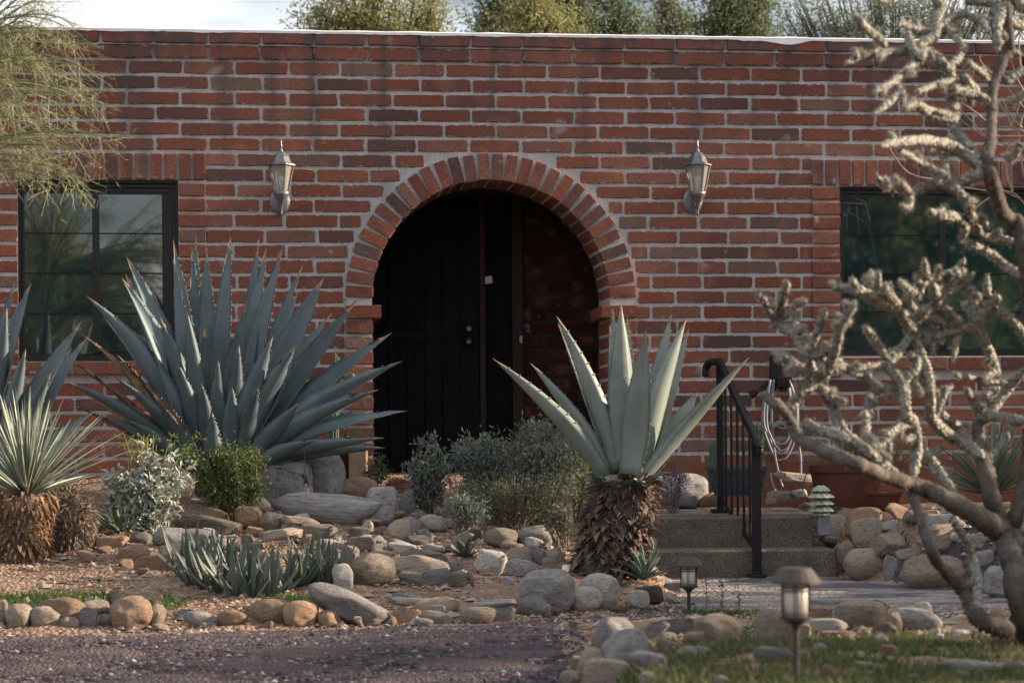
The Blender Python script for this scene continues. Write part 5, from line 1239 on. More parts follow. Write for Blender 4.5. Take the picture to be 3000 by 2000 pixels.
shrub('green_shrub', 'dense dark green shrub between the silver shrub and the boulders', 'shrub', (680, 1480), [(650, 1370, 120, 85), (600, 1340, 70, 60), (720, 1370, 70, 70), (680, 1430, 110, 50)], 12.5, 9000, .024, .012, M['green'], M['twig'], 40, seed=4, dz=.9)
t = shrub('brittlebush', 'silver-leaved brittlebush with yellow flower stalks right of the shaggy stump', 'shrub', (425, 1570), [(430, 1440, 130, 95), (350, 1430, 60, 75), (500, 1420, 70, 80), (420, 1360, 70, 60), (530, 1370, 50, 50), (440, 1500, 70, 50)], 11.9, 2300, .052, .022, M['silver'], M['twig'], 60, up=.3, droop=.35, seed=5, dz=.8)
k = 11.95/FPX
mb = MB(); C_ = []
for i in range(26):
    x0 = R.uniform(340, 560); x1 = x0+R.uniform(-35, 35); y1 = R.uniform(1262, 1335); e = P(x1, y1, 11.95+R.uniform(-.12, .12)); a = P((x0+430)/2, 1400, 11.95)
    mb.tube(bez(a, a.lerp(e, .5)+CZ*.02, e, 5), [.0022, .002, .0018, .0015, .0012], 4)
    for q in range(3):
        e2 = e+Vector((R.gauss(0, .022), R.gauss(0, .02), R.uniform(-.03, .02))); mb.tube([e-CZ*.03, e2], .0012, 3); C_.append(e2)
mb.obj('flower_stalk', M['yellowgreen'], t, kind='stuff')
n = len(C_)*5; V, F = leafcloud(np.repeat(np.array([tuple(c) for c in C_]), 5, 0), rdir(n, .3), rdir(n), np.full(n, .011), np.full(n, .006), 0)
obj('flower_bud', V, F, M['yellowgreen'], t, kind='stuff')
for (x, y) in ((415, 1340), (423, 1302)):
    c = P(x, y, 11.85); V, F = leafcloud(np.repeat(np.array([tuple(c)]), 9, 0), rdir(9, .2), rdir(9), np.full(9, .011), np.full(9, .007), 0); obj('flower', V, F, M['flowery'], t)
shrub('silver_sprig_shrub', 'pale silver-green shrub with one tall sprig before the door', 'shrub', (1255, 1520), [(1248, 1400, 62, 70), (1250, 1310, 26, 50), (1210, 1380, 32, 40), (1300, 1370, 26, 40), (1255, 1465, 50, 40)], 13.0, 2400, .040, .015, M['sage'], M['twig'], 34, up=.9, seed=6, dz=.8)
shrub('sage_shrub', 'broad grey-green sage shrub in the middle before the doorway', 'shrub', (1500, 1540), [(1410, 1360, 95, 85), (1370, 1320, 45, 40), (1450, 1320, 60, 45), (1390, 1440, 90, 60)], 12.7, 8500, .034, .009, M['sage'], M['twig'], 90, up=.7, seed=7, dz=.8, baremin=.35)
shrub('sage_shrub', 'taller grey-green sage shrub touching the trunk agave leaves', 'shrub', (1570, 1545), [(1590, 1340, 95, 110), (1560, 1260, 45, 45), (1650, 1350, 80, 80), (1530, 1340, 50, 60), (1620, 1440, 100, 70)], 12.5, 10500, .034, .009, M['sage'], M['twig'], 110, up=.7, seed=8, dz=.8, baremin=.35)
shrub('brown_shrub', 'dark twiggy undergrowth of dry stems below the sage shrubs', 'shrub', (1500, 1550), [(1500, 1450, 170, 80), (1620, 1450, 110, 80), (1430, 1480, 90, 50)], 12.35, 6000, .024, .007, M['sagedark'], M['twig'], 150, up=.8, seed=9, dz=.6, stemr=.0025)
shrub('yellow_green_shrub', 'small sunlit yellow-green shrub behind the leftmost trunk agave leaves', 'shrub', (1700, 1400), [(1680, 1310, 40, 60), (1700, 1350, 40, 40)], 12.9, 1200, .028, .010, M['yellowgreen'], M['twig'], 20, seed=10)
shrub('low_sage', 'low silvery seedling at the foot of the sage shrubs', 'shrub', (1360, 1530), [(1350, 1490, 48, 38), (1400, 1490, 40, 26)], 12.1, 900, .034, .010, M['sage'], M['twig'], 20, seed=11)
shrub('low_sage', 'small dull green seedling left of the shaggy trunk', 'shrub', (1640, 1560), [(1640, 1520, 45, 36)], 12.0, 600, .03, .010, M['sagedark'], M['twig'], 14, seed=12)
# flowers by the pedestal
t = shrub('flowering_plant', 'small dark plant with violet-pink flowers by the tan pedestal', 'plant', (1095, 1425), [(1100, 1390, 42, 36), (1112, 1345, 12, 34)], 13.8, 900, .018, .010, M['green'], M['twig'], 16, seed=13)
for (x, y) in ((1102, 1328), (1100, 1341), (1101, 1383), (1112, 1350), (1090, 1395)):
    c = P(x, y, 13.72); V, F = leafcloud(np.repeat(np.array([tuple(c)]), 8, 0), rdir(8), rdir(8), np.full(8, .011), np.full(8, .009), 0); obj('flower', V, F, M['violet'], t)
t = shrub('purple_shrub', 'low purplish shrub on the boulder behind the agave trunk', 'shrub', (1970, 1420), [(1960, 1405, 60, 24), (2000, 1395, 40, 18)], 13.9, 1500, .014, .008, simple('purple_leaf', (.16, .12, .24), (.10, .09, .11), 20, .8, .2, 0), M['twig'], 20, seed=14)
# red wiry plant
t = thing('red_stemmed_plant', 'wiry plant with bright red stems behind the sage shrubs', 'plant', P(1680, 1330, 13.3))
n = 420; c = np.array(P(1690, 1330, 13.3)); D = rdir(n, 1.2); pos = c+rng.normal(size=(n, 3))*[.13, .05, .06]; pos[:120] += np.array(P(1570, 1330, 13.3))-c
V, F = leafcloud(pos, D, rdir(n), .06+.05*rng.random(n), np.full(n, .005), 0); obj('stems', V, F, simple('red_stem', (.42, .06, .07), (.30, .08, .06), 20, .7, .2, 0, var=.3), t)
# pale weeds in front of the steps
for i, (x, yb_, yt) in enumerate(((2070, 1790, 1640), (2115, 1800, 1700), (2165, 1800, 1695), (2195, 1880, 1790), (2215, 1880, 1800))):
    d = ground_hit(x, yb_); t = thing('weed', 'slender green weed stalk by the path lamps, %s from the left' % ON[i], 'weed', P(x, yb_, d), 'slender weeds by the path lamps')
    mb = MB(); a, e = P(x, yb_, d), P(x+R.uniform(-12, 12), yt, d); m = a.lerp(e, .5)+CR*.01; mb.tube(bez(a, m, e, 6), .0016, 4); mb.obj('stem', M['grassgreen'], t)
    tt = rng.random(40)[:, None]; pos = np.array(a)+(np.array(e)-np.array(a))*tt+rng.normal(size=(40, 3))*.008; V, F = leafcloud(pos, rdir(40, .4), rdir(40), np.full(40, .022), np.full(40, .007)); obj('leaves', V, F, M['grassgreen'], t)

# ================================================================== CHOLLA (foreground right)
t = NT('cholla_skin')
v = t.n.new('ShaderNodeTexVoronoi'); v.inputs['Scale'].default_value = 55; t.l.new(t.tc.outputs['Object'], v.inputs['Vector'])
cc_ = t.ramp(v.outputs['Distance'], [(.1, (.38, .37, .33)), (.5, (.26, .255, .23)), (.8, (.15, .147, .135))])
cc_ = t.mix(.6, cc_, t.ramp(t.noise(9, 5), [(.3, (.6, .6, .58)), (.7, (1.15, 1.12, 1.05))]), 'MULTIPLY')
t.bump(t.math('MULTIPLY', v.outputs['Distance'], -1), 1.0, .012); M['cholla'] = t.fin(cc_, .85, .2)
M['bark'] = simple('cholla_bark', (.14, .12, .105), (.06, .052, .048), 14, .95, .15, 1.0, .012, var=.1)
M['fuzz'] = simple('cholla_spines', (.40, .375, .32), (.29, .27, .23), 20, .6, .3, 0, var=.3)
def cd(x, y): return 6.75+.30*math.sin(x/150+1)+.28*math.cos(y/190+.5)+.12*math.sin((x+y)/70)
CH = [ # points ..., radii px
 ([(3010,1890),(2985,1760),(2965,1640),(2930,1545),(2905,1460),(2888,1375),(2870,1300),(2866,1240)],[42,40,40,38,32,29,25,21],'trunk'),
 ([(2935,1560),(2850,1505),(2760,1455),(2712,1432),(2650,1412),(2588,1392),(2510,1358),(2440,1330),(2400,1312),(2343,1287),(2322,1247),(2300,1211),(2267,1178),(2231,1152)],[40,35,29,27,25,24,23,22,21,20,19,18,16,10]),
 ([(2300,1205),(2345,1158),(2372,1135),(2394,1113)],[14,15,14,13]),
 ([(2630,1400),(2547,1327),(2478,1272),(2449,1211),(2434,1178),(2405,1138),(2391,1109),(2373,1062),(2370,1040)],[22,21,19,18,17,16,15,12,10]),
 ([(2391,1109),(2416,1098),(2434,1062),(2449,1014),(2460,967),(2471,942),(2489,913),(2505,884)],[13,13,14,13,12,10,11,8]),
 ([(2471,945),(2495,942)],[12,9]),([(2465,945),(2447,911)],[10,8]),([(2405,1138),(2430,1150),(2449,1170),(2447,1195)],[10,11,11,9]),
 ([(2366,1043),(2351,1014),(2336,978),(2329,934),(2331,887)],[14,13,12,11,8]),
 ([(2340,985),(2285,949),(2256,916),(2234,873),(2209,853)],[14,13,12,11,8]),([(2303,928),(2280,916),(2260,907)],[10,9,7]),
 ([(2300,935),(2289,903),(2300,850),(2304,824)],[9,11,13,9]),([(2331,892),(2362,882)],[11,9]),([(2260,900),(2252,872)],[9,8]),
 ([(2366,1040),(2384,1000),(2405,942),(2418,903)],[11,10,11,9]),([(2366,1043),(2413,1029),(2449,1011)],[15,16,14]),
 ([(2370,1098),(2336,1073),(2300,1047),(2267,1029)],[14,15,14,10]),([(2398,1054),(2442,1065),(2489,1084),(2545,1114)],[11,12,13,9]),([(2543,1108),(2556,1088)],[9,7]),
 ([(2362,1240),(2398,1258),(2434,1269),(2485,1285)],[15,12,14,15]),([(2449,1332),(2449,1298)],[11,9]),
 ([(2671,982),(2631,1033),(2605,1069),(2627,1102),(2645,1131),(2649,1160),(2656,1214),(2674,1236),(2682,1269),(2685,1320),(2677,1400)],[12,12,13,17,20,19,18,19,16,16,14]),
 ([(2603,1060),(2573,1011),(2551,978),(2534,958)],[13,13,12,8]),([(2605,1065),(2543,1073),(2503,1083)],[9,8,6]),
 ([(2645,1120),(2663,1102),(2685,1080),(2683,1051),(2656,1040)],[17,16,13,12,8]),([(2645,1135),(2613,1142),(2580,1138),(2549,1163),(2543,1214),(2536,1269),(2535,1296)],[13,14,13,12,12,12,8]),
 ([(2680,985),(2703,1043),(2718,1087),(2725,1142),(2725,1211),(2732,1232),(2762,1262),(2798,1287),(2845,1310),(2880,1340)],[11,12,13,13,14,18,20,20,20,18]),
 ([(2722,1112),(2740,1110)],[9,8]),([(2667,1109),(2685,1130),(2700,1160)],[9,10,8]),([(2740,1210),(2758,1167),(2772,1131)],[12,13,11]),([(2765,1150),(2792,1130)],[9,7]),
 ([(2755,1210),(2805,1251),(2842,1300)],[12,13,13]),([(2674,1236),(2638,1251),(2605,1273),(2587,1305),(2578,1330),(2600,1395)],[13,12,12,12,13,14]),([(2605,1300),(2607,1325)],[8,6]),
 ([(2708,1320),(2748,1379),(2795,1440)],[15,15,14]),([(2730,1330),(2768,1305)],[11,8]),
 ([(2671,975),(2653,934),(2623,898),(2580,884),(2544,869),(2507,847),(2471,844),(2449,843),(2434,823)],[20,22,22,20,16,14,12,11,8]),
 ([(2507,847),(2496,815)],[12,9]),([(2573,845),(2550,828),(2529,812)],[11,11,8]),([(2573,838),(2575,797)],[9,8]),([(2627,890),(2598,855),(2592,835)],[13,12,8]),([(2600,885),(2560,860)],[12,10]),
 ([(2671,978),(2660,942),(2678,905),(2689,869),(2700,833),(2747,811),(2798,793),(2827,758)],[20,18,17,16,13,11,10,9]),
 ([(2672,855),(2655,842),(2638,824)],[10,10,8]),([(2692,830),(2682,806)],[10,8]),([(2712,812),(2708,760)],[13,10]),
 ([(2700,918),(2747,891),(2783,851),(2820,833),(2853,800)],[14,14,12,11,8]),([(2820,845),(2855,846)],[10,8]),([(2747,891),(2740,860),(2728,825)],[14,14,9]),([(2785,850),(2806,810),(2830,790)],[11,10,8]),
 ([(2680,935),(2700,916),(2722,900)],[14,14,13]),([(2750,893),(2783,918),(2815,945)],[14,14,10]),([(2700,925),(2740,935),(2793,962)],[12,12,9]),
 ([(2680,980),(2707,982),(2747,985),(2798,967),(2856,953)],[12,12,11,11,12]),([(2733,990),(2735,1042)],[8,6]),([(2805,975),(2794,1055)],[11,8]),
 ([(2856,953),(2871,924),(2907,887),(2930,867)],[20,24,24,14]),([(2892,870),(2892,803)],[13,9]),([(2862,935),(2845,905),(2818,888)],[15,17,12]),([(2860,930),(2850,880),(2870,860)],[14,13,11]),
 ([(2925,905),(2962,934),(2987,964),(3010,1010)],[12,12,13,12]),
 ([(2863,956),(2882,996),(2903,1044),(2914,1087),(2914,1142),(2911,1189),(2885,1225)],[13,14,14,15,14,14,15]),
 ([(2831,1140),(2856,1189),(2874,1222)],[10,12,12]),([(2890,1138),(2883,1210)],[9,11]),([(2880,1228),(2903,1207),(2951,1142),(3010,1075)],[14,14,13,12]),([(2870,1232),(2907,1218),(2951,1225),(3010,1236)],[15,15,14,14]),
 ([(2800,1098),(2889,1116),(2960,1124)],[8,9,8]),([(2895,1345),(2930,1310),(2955,1270)],[11,10,9]),
 ([(2668,1437),(2690,1500),(2708,1554),(2726,1607),(2744,1647),(2779,1683),(2820,1728),(2842,1763),(2855,1800),(2891,1825),(2965,1850)],[12,13,14,14,17,20,23,25,28,32,36]),
 ([(2790,1520),(2829,1585),(2851,1643),(2864,1696),(2860,1754),(2855,1800)],[11,12,14,16,18,20]),
 ([(3005,1560),(3025,1470)],[16,14]),
 ([(2970,1540),(3015,1380),(3030,1150),(3025,950),(3010,780),(2989,668),(2952,641),(2930,609),(2917,566),(2901,520),(2890,480),(2896,440),(2904,400),(2906,321),(2909,262),(2925,214),(2938,174),(2957,145),(2952,80),(2949,27),(2945,-40)],[32,32,32,32,32,30,27,25,24,26,24,21,18,17,18,20,20,18,18,20,20],'trunk'),
 ([(2885,505),(2802,534),(2748,539),(2703,550),(2668,569),(2636,555),(2598,550),(2571,518)],[18,16,15,14,15,13,12,8]),([(2668,575),(2662,608),(2638,603)],[10,10,7]),
 ([(2790,545),(2829,587),(2842,628),(2845,660)],[15,16,15,13]),([(2722,620),(2748,630),(2802,638),(2866,676),(2909,695),(2975,712)],[9,14,17,18,18,19]),([(2829,668),(2815,706)],[13,9]),([(2893,672),(2879,633)],[14,10]),
 ([(2882,500),(2840,460),(2790,432),(2743,417),(2690,412),(2630,418),(2580,428)],[17,16,17,16,14,12,9]),
 ([(2880,480),(2829,420),(2804,390),(2796,346),(2791,321),(2786,284),(2788,230),(2786,198),(2815,161),(2829,130)],[17,18,18,19,17,14,13,13,13,9]),
 ([(2795,348),(2721,330),(2681,303),(2646,285)],[15,15,14,11]),([(2646,289),(2635,262),(2622,238),(2654,209),(2695,172)],[9,10,11,11,12]),([(2622,240),(2590,257),(2563,270)],[10,10,7]),
 ([(2644,268),(2609,297),(2560,337)],[10,11,8]),([(2646,285),(2650,318)],[9,7]),([(2695,171),(2721,152),(2762,188),(2790,228)],[13,13,14,13]),
 ([(2692,160),(2681,150),(2587,155),(2534,166),(2478,186)],[12,12,12,12,9]),([(2510,168),(2502,140)],[10,9]),([(2690,168),(2668,134),(2662,92)],[13,14,9]),
 ([(2690,140),(2708,123),(2735,110)],[11,12,11]),([(2735,115),(2745,85),(2748,54),(2756,24),(2735,-10)],[13,14,14,14,12]),([(2745,98),(2695,91),(2660,78),(2633,70)],[11,11,9,7]),
 ([(2505,46),(2522,67),(2550,96),(2574,112),(2597,141)],[9,13,12,11,9]),([(2525,65),(2533,42)],[12,9]),([(2765,72),(2790,100),(2822,135)],[9,10,10]),([(2785,82),(2818,52)],[8,7]),([(2835,185),(2870,212),(2900,240)],[10,11,11]),
 ([(2686,270),(2748,248),(2807,230)],[8,10,8]),([(2824,222),(2835,245),(2868,272)],[13,16,12]),([(2788,260),(2840,275),(2900,294)],[12,13,13]),([(2955,148),(2992,162)],[12,9]),([(2945,240),(3005,200)],[13,12]),
 ([(2829,2),(2880,8),(2940,12)],[10,12,12]),([(2905,32),(2946,56)],[13,10]),([(2812,35),(2882,62),(2955,62)],[9,12,13]),([(2952,64),(3010,84)],[15,14]),([(2740,90),(2780,60),(2830,30)],[12,11,9]),
 ([(2634,438),(2668,462),(2703,483),(2748,507),(2780,520)],[8,11,12,13,13]),([(2760,450),(2772,480),(2767,508)],[9,10,9]),([(2788,485),(2777,515)],[10,9]),([(2805,440),(2855,486)],[11,13]),
 ([(2832,712),(2871,727),(2909,748),(2945,778),(3010,815)],[8,11,12,12,13]),([(2700,480),(2690,450)],[8,7]),
 ([(2560,-10),(2600,10)],[9,9]),([(2960,300),(3010,270)],[11,11]),([(2990,420),(2970,460),(2950,470)],[12,11,9]),([(2965,-10),(3010,40)],[20,20]),([(2940,20),(2920,90),(2925,150)],[16,14,12]),
]
chol = thing('cholla_cactus', 'big branching grey cholla cactus blurred in the right foreground', 'cactus', P(3000, 1880, cd(3000, 1880)))
CHX = []
_r = random.Random(31); extra = []
for it in CH:
    pts, rs = it[0], it[1]
    if len(it) > 2 or max(rs) > 21 or len(pts) < 3: continue
    for i in range(1, len(pts)-1):
        if _r.random() < .62:
            (x, y), (xa, ya), (xb, yb__) = pts[i], pts[i-1], pts[i+1]; tx, ty = xb-xa, yb__-ya; l = math.hypot(tx, ty); sd = _r.choice([-1, 1]); q = rs[i]*_r.uniform(1.6, 3.2)
            ex, ey = x+(-ty/l*sd*.8+tx/l*.5)*q, y+(tx/l*sd*.8+ty/l*.5)*q
            extra.append(([(x, y), ((x+ex)/2+_r.uniform(-2, 2), (y+ey)/2), (ex, ey)], [min(10, rs[i]*.7), min(10, rs[i]*.72), 7]))
CH += extra
for it in CH:
    pts, rs = it[0], it[1]; n = len(pts); dof = R.uniform(-.16, .16)
    tr_ = len(it) > 2
    P3 = [P(x, y, cd(x, y)+(0 if tr_ else dof*min(1, i/3))) for i, (x, y) in enumerate(pts)]
    cp = catmull(P3, 8); rr = list(np.interp(np.linspace(0, n-1, len(cp)), range(n), rs)); k = cd(*pts[0])/FPX
    m = len(cp); rr2 = []
    for i, q in enumerate(rr):
        f = 1+.10*mnoise.noise(Vector((i*.34, dof*50, 0)))*2.2
        if not tr_ or rs[-1] < 12: f *= math.sqrt(max(.12, min(1, (m-1-i)/3.5)))
        rr2.append(q*k*f*(.97 if q < 17 else .82)*(1+.09*mnoise.noise(Vector((i*1.1, dof*90, 3)))))
    mb = MB(); ring_n = 14; n0 = 0
    mb.tube(cp, rr2, ring_n)
    # tubercles: alternate the ring radius a little
    old = mb.V; V2 = []
    for i in range(len(cp)):
        for j in range(ring_n):
            v = Vector(old[i*ring_n+j]); f = 1+(.20 if (i+j) % 2 else -.12)*(1 if rs[0] < 30 else .5); V2.append(tuple(cp[i]+(v-cp[i])*f))
    mb.V = V2
    thick = max(rs) > 24
    br = mb.obj('trunk' if tr_ else 'branch', M['bark'] if thick and not tr_ else (M['bark'] if tr_ else M['cholla']), chol, smooth=True)
    if not tr_ or True:
        Vn = np.array(V2).reshape(len(cp), ring_n, 3); cen = np.array([tuple(c) for c in cp])[:, None, :]
        o_ = Vn-cen; dens = 3 if max(rs) < 16 else 1
        for q in range(dens): CHX.append((Vn.reshape(-1, 3), o_.reshape(-1, 3)))
Cn = np.concatenate([a for a, b in CHX]); On = np.concatenate([b for a, b in CHX]); On /= np.linalg.norm(On, axis=1, keepdims=True)+1e-9
sel = rng.random(len(Cn)) < .55; Cn, On = Cn[sel], On[sel]; n = len(Cn)
D = On+rng.normal(size=(n, 3))*.6
V, F = leafcloud(Cn-On*.002, D, rdir(n), .006+.012*rng.random(n), np.full(n, .0012), 0); obj('spines', V, F, M['fuzz'], chol, kind='stuff')

# bare twiggy shrub behind it
tw = thing('bare_twig_shrub', 'leafless sunlit twiggy shrub against the right window', 'shrub', P(3050, 1480, 13.6))
M['palebark'] = simple('pale_twig', (.36, .27, .20), (.26, .19, .15), 30, .8, .2, .3, var=.1)
for pts in ([(3050,1480),(3060,1100),(3050,800),(3020,640),(2989,582),(2965,563)],[(2925,555),(2965,563),(2952,520),(2946,464),(2955,430),(2962,400)],[(2989,582),(2930,556)],
  [(3060,1000),(3070,700),(3040,500),(2992,456),(2949,427),(2922,416)],[(2949,427),(2960,405)],[(3040,480),(3020,400),(2995,385),(2965,375),(2925,370)],[(2965,375),(2949,335),(2922,295)],[(2995,375),(2962,343),(2945,310),(2936,287)],
  [(3010,400),(2960,400),(2888,396),(2850,359),(2812,321)],[(2888,402),(2855,383),(2807,346)],[(2895,360),(2850,324),(2807,295)],[(2925,380),(2895,360)],[(3020,330),(2995,311),(2970,280),(2949,254)],[(2930,240),(2912,222),(2874,182),(2871,161)],
  [(3000,270),(2980,230),(2962,175)],[(2990,200),(2985,120),(2998,90)],[(2729,526),(2695,520),(2657,504),(2628,470),(2606,435)],[(2900,560),(2800,545),(2729,526)],[(2830,640),(2818,628),(2772,614),(2754,596)],[(2925,560),(2870,600),(2855,615),(2818,628)],[(3000,520),(2985,400),(3000,330)],[(2960,375),(2975,340),(2990,300)]):
    rs = np.linspace(5.0 if len(pts) > 4 else 3.4, 1.3, len(pts))*13.5/FPX
    cp = catmull([P(x, y, 13.5) for x, y in pts], 4); mb = MB(); mb.tube(cp, list(np.interp(np.linspace(0, len(pts)-1, len(cp)), range(len(pts)), rs)), 6); mb.obj('branch', M['palebark'], tw, smooth=True)

# ================================================================== TREES
M['olive'] = leafmat('olive_leaf', (.22, .22, .09), (.30, .29, .14), .45, .6, .3)
M['olivedark'] = leafmat('olive_dark', (.11, .135, .065), (.16, .18, .09), .45, .6, .3)
M['olivegrey'] = leafmat('olive_grey', (.16, .18, .12), (.22, .23, .16), .45, .6, .3)
M['treebark'] = simple('tree_bark', (.12, .10, .085), (.06, .05, .045), 12, .95, .1, .8, .02, var=0)
def farttree(label, blobs, d, nleaf, lm, L=.075, wd=.028, name='tree', up=-.1, twigs=26, grp='trees behind the house', extra=None):
    k = d/FPX; cx = sum(b[0] for b in blobs)/len(blobs); foot = P(cx, 1290, d); foot.z = 0
    t = thing(name, label, 'tree', foot, grp)
    top = P(cx, min(b[1] for b in blobs), d)
    mb = MB(); mb.tube([foot-CZ*.2, foot+CZ*2.5, Vector((foot.x, foot.y, top.z*.8))], [.28, .22, .10], 10); mb.obj('trunk', M['treebark'], t, smooth=True)
    _r = random.Random(int(cx)); blobs = list(blobs)+[(b[0]+_r.uniform(-1, 1)*b[2], b[1]-b[3]*_r.uniform(.6, 1.1), _r.uniform(9, 22), _r.uniform(12, 30)) for b in blobs for q in range(3)]+[(b[0]+_r.uniform(-20, 20), b[1]+b[3]*.6+85, b[2]*1.1, 95) for b in blobs if b[2] > 40]
    nleaf = int(nleaf*1.7)
    area = sum(b[2]*b[3] for b in blobs); Cs = []; mb = MB()
    for bx, by, rx, ry in blobs:
        c = np.array(P(bx, by, d)); n = int(nleaf*rx*ry/area); ax = np.array([rx*k, rx*k*.9, ry*k])
        ncl = max(6, n//130); u = rng.normal(size=(ncl, 3)); u /= np.linalg.norm(u, axis=1, keepdims=True); u *= rng.random((ncl, 1))**.45
        cl = c+u*ax; idx = rng.integers(0, ncl, n); sg_ = rng.uniform(.05, .24, ncl)[idx][:, None]; Cs.append(cl[idx]+rng.normal(size=(n, 3))*sg_*[1, 1, .8])
        for q in range(min(ncl, int(twigs*rx*ry/area)+2)):
            a = Vector((foot.x, foot.y, top.z*.55)); e = Vector(cl[q]); mb.tube(bez(a, a.lerp(e, .5)+Vector((0, 0, .2)), e, 5), [.05, .035, .022, .014, .008], 4, cap=False)
    mb.obj('branches', M['treebark'], t)
    C_ = np.concatenate(Cs); n = len(C_); V, F = leafcloud(C_, rdir(n, up), rdir(n), L*(.6+.8*rng.random(n)), wd*(.7+.6*rng.random(n))); obj('crown', V, F, lm, t)
farttree('yellow-olive tree at the left behind the parapet', [(1000,40,110,60),(940,75,60,35),(1180,60,90,50),(1270,70,55,45),(1100,110,180,50),(1060,-20,80,40),(1250,20,30,40)], 30, 12000, M['olive'])
farttree('olive and grey-green tree over the arch behind the parapet', [(1540,20,80,70),(1470,50,60,50),(1640,10,90,80),(1730,30,80,80),(1810,60,55,55),(1420,85,40,35),(1600,90,200,40),(1860,90,40,30)], 31, 15000, M['olivedark'])
farttree('sunny middle part tree just left of the dark round one', [(1560,50,60,60),(1620,80,80,40),(1500,80,50,30)], 29.5, 6000, M['olive'])
farttree('small feathery treetop between the two tall dark trees', [(1950,60,30,45),(1990,85,45,30),(1930,95,50,20),(1945,25,12,25)], 33, 4000, M['olivegrey'])
farttree('dark green cone-shaped tree behind the parapet', [(2180,30,60,70),(2130,70,60,45),(2230,60,40,60),(2150,-10,60,40),(2080,85,50,25),(2200,95,110,25)], 30, 10000, M['olivedark'])
farttree('wide thin-leaved grey-green tree behind the parapet at right', [(2380,40,90,60),(2520,50,120,60),(2700,40,140,60),(2880,40,140,60),(2450,90,150,30),(2750,90,220,30),(2600,-10,200,50),(2340,85,60,30),(2980,60,90,60)], 27, 11000, M['olivegrey'], L=.09, wd=.016, twigs=60)
# utility cables
for y, nm in ((4, 'upper'), (66, 'lower')):
    mb = MB(); mb.tube([P(-400+i*260, y+2+(.00002*(i*260-1000)**2 if False else 0), 45) for i in range(8)], .004, 4); o = mb.obj('utility_cable', M['coping']); tagit(o, '%s thin utility cable crossing the white sky at the left' % nm, 'cable')
# palo verde hanging in at the upper left
M['pvtwig'] = leafmat('palo_verde_twig', (.23, .245, .13), (.34, .345, .20), .3, .6, .3)
M['pvbark'] = simple('palo_verde_bark', (.20, .20, .10), (.14, .13, .07), 20, .8, .2, .3, var=.1)
D0 = 9.6
pv = thing('palo_verde', 'sunlit palo verde with fine drooping twigs hanging in at upper left', 'tree', cw(-3.9, 9.6, 0), None)
base = cw(-3.6, 9.7, 0.0)
mb = MB(); mb.tube(catmull([base-CZ*.1, base+CZ*.9+CR*.1, base+CZ*1.7+CR*.2, base+CZ*2.6+CR*.3], 4), [.075, .072, .07, .068, .066, .064, .062, .058, .054, .05, .045, .04, .03], 10); mb.obj('trunk', M['pvbark'], pv, smooth=True)
fork = [base+CZ*1.7+CR*.2, base+CZ*2.5+CR*.3, base+CZ*2.1+CR*.25]
ends = [(200,20,0),(230,-40,0),(120,60,0),(215,110,1),(285,160,1),(255,110,1),(300,235,1),(345,325,1),(320,300,1),(250,330,1),(370,425,2),(320,470,2),(285,570,2),(265,520,2),(190,560,2),(175,500,2),(230,420,2),(120,430,2),(40,480,2),(50,400,2),(90,250,1),(60,150,0),(150,200,1),(180,260,1),(120,330,1),(30,60,0),(200,380,2),(20,300,1),(150,20,0),(260,250,1),(100,100,0),(60,350,1)]
r = random.Random(5); tw_ = MB(); ned = []
far_ = [(r.uniform(-900, -30), r.uniform(-420, 330), 1) for i in range(34)]+[(r.uniform(-800, 150), r.uniform(-420, -80), 0) for i in range(20)]
for (x, y, f) in ends+far_:
    for rep in range(2 if x > -30 and y > -60 else 1):
        xx, yy = x-28+r.uniform(-30, 8), y+r.uniform(-22, 22); dd = D0+r.uniform(-.35, .35); e = P(xx, yy, dd); a = fork[f]
        m = P(xx*.5-(40 if x > -30 else 180)+r.uniform(-30, 60), yy-110+r.uniform(-90, 30), dd); pts = bez(a, m, e, 14); tw_.tube(pts, list(np.linspace(.012, .0013, 14)), 5, cap=False)
        for i in range(4, 14):
            for q in range(3):
                s0 = pts[i].lerp(pts[max(i-1, 0)], r.random()); T = (pts[min(i+1, 13)]-pts[i-1]).normalized()
                dv = (T*.8+Vector((r.gauss(0, .7), r.gauss(0, .6), r.gauss(-.1, .7)))).normalized(); l = r.uniform(.07, .17); s1 = s0+dv*l-CZ*l*.12
                tw_.tube([s0, s0.lerp(s1, .5)+CZ*.006, s1], [.0016, .0012, .0008], 3, cap=False)
                for z in range(5):
                    u_ = r.random(); b_ = s0.lerp(s1, u_); ned.append((b_, (dv*.6+Vector((r.gauss(0, .6), r.gauss(0, .6), r.gauss(0, .6)))).normalized()))
tw_.obj('twigs', M['pvtwig'], pv, kind='stuff')
Cn = np.array([tuple(a) for a, b in ned]); Dn = np.array([tuple(b) for a, b in ned]); n = len(Cn)
V, F = leafcloud(Cn, Dn, rdir(n), .022+.030*rng.random(n), np.full(n, .0022), 0); obj('foliage', V, F, M['pvtwig'], pv)

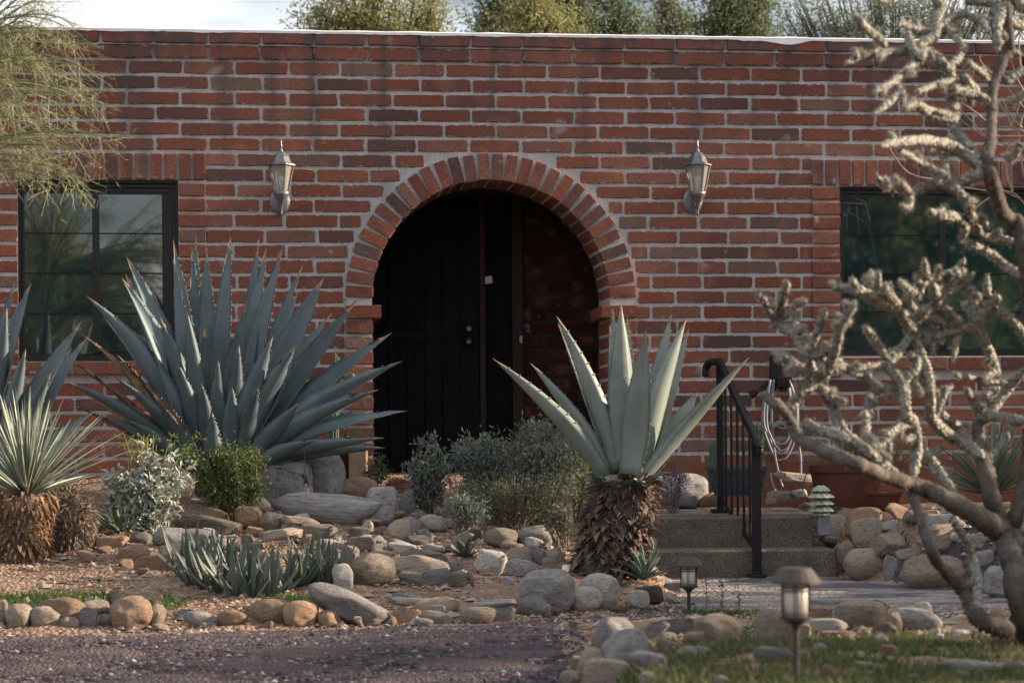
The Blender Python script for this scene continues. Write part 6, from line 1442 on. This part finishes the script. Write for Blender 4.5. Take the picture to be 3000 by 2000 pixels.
# trees standing right of the frame (their shade falls across the garden) and behind the viewpoint (seen in the left window, added to darken the right one)
def bigtree(label, s, d, h, rx, nleaf, lm, grp, clumps=90, rz=None, L=.10, wd=.045, z0=None, name='mesquite_tree'):
    foot = cw(s, d, 0); t = thing(name, label, 'tree', foot, grp); rz = rz or h*.35; zc = z0 or h-rz
    mb = MB(); mb.tube([foot-CZ*.2, foot+CZ*(zc*.5)+CR*.1, foot+CZ*zc], [.16, .13, .09], 8); mb.obj('trunk', M['treebark'], t, smooth=True)
    u = rng.normal(size=(clumps, 3)); u /= np.linalg.norm(u, axis=1, keepdims=True); u *= rng.random((clumps, 1))**.4
    cl = np.array(foot+CZ*zc)+u*[rx, rx, rz]; mb = MB()
    for c in cl[::2]: a = foot+CZ*zc*.7; mb.tube(bez(a, a.lerp(Vector(c), .5)+CZ*.15, Vector(c), 5), [.05, .035, .02, .012, .006], 4, cap=False)
    mb.obj('branches', M['treebark'], t)
    n = nleaf; C_ = cl[rng.integers(0, clumps, n)]+rng.normal(size=(n, 3))*[.20, .20, .13]
    V, F = leafcloud(C_, rdir(n), rdir(n), L*(.6+.8*rng.random(n)), wd*(.7+.6*rng.random(n))); obj('crown', V, F, lm, t)

GS_ = 'shade trees right of the frame'; GB_ = 'trees across the drive mirrored in the windows'
def tree_at(label, p, h, rx, nleaf, lm, grp, **kw):
    q = p-CC; bigtree(label, q.dot(CR), q.dot(CF), h, rx, nleaf, lm, grp, **kw)
def MIR(px, py, dt):
    p = P(px, py, dt); p.y = -p.y+.1; return p

def XY(x, y): return Vector((x, y, 0))
tree_at('round mesquite right of the frame level with the rockery', XY(7.0, -1.9), 4.0, .95, 15000, M['olivedark'], GS_, clumps=34, rz=1.15, L=.09, wd=.04)
tree_at('mesquite right of the frame in front of the steps path', XY(8.2, -4.6), 3.6, 1.0, 15000, M['olivedark'], GS_, clumps=30, rz=1.5, L=.09, wd=.04)
tree_at('mesquite right of the frame beside the driveway', XY(7.4, -6.7), 3.2, .9, 13000, M['olivedark'], GS_, clumps=30, rz=1.5, L=.09, wd=.04)
tree_at('thin mesquite right of the frame level with the cholla', XY(6.2, -8.9), 2.5, 1.1, 9000, M['olivedark'], GS_, clumps=30, rz=.95, L=.09, wd=.04)
tree_at('small mesquite right of the frame near the house corner', XY(6.6, -1.5), 2.5, .9, 4200, M['olivedark'], GS_, clumps=26, rz=1.0, L=.09, wd=.04)
tree_at('tall olive tree across the drive facing the left window', MIR(110, 1290, 42), 5.6, 1.3, 7000, M['olive'], GB_, clumps=70, L=.16, wd=.07, name='olive_tree')
tree_at('lower olive tree across the drive facing the left window', MIR(330, 1290, 40), 4.4, 1.1, 6000, M['olivedark'], GB_, clumps=60, L=.16, wd=.07, name='olive_tree')
tree_at('dense dark tree added across the drive to darken the right window reflection', MIR(2640, 1290, 36), 8.0, 2.1, 14000, M['olivedark'], GB_, clumps=120, rz=3.6, L=.2, wd=.12, name='olive_tree')  # unseen tree, added so the glass mirrors less bright sky
tree_at('second dense dark tree added across the drive to darken the right window reflection', MIR(2950, 1290, 38), 7.6, 2.1, 14000, M['olivedark'], GB_, clumps=120, rz=3.5, L=.2, wd=.12, name='olive_tree')  # another added tree, keeps sky out of the right-hand reflection
p = MIR(155, 1290, 30); p.z = 0
sg = thing('saguaro', 'tall saguaro cactus across the drive mirrored in the left window', 'cactus', p)
mb = MB(); ribbed(mb, [p-CZ*.1, p+CZ*1.5, p+CZ*3, p+CZ*4.1], .17, 14); mb.obj('stem', M['cactus'], sg)
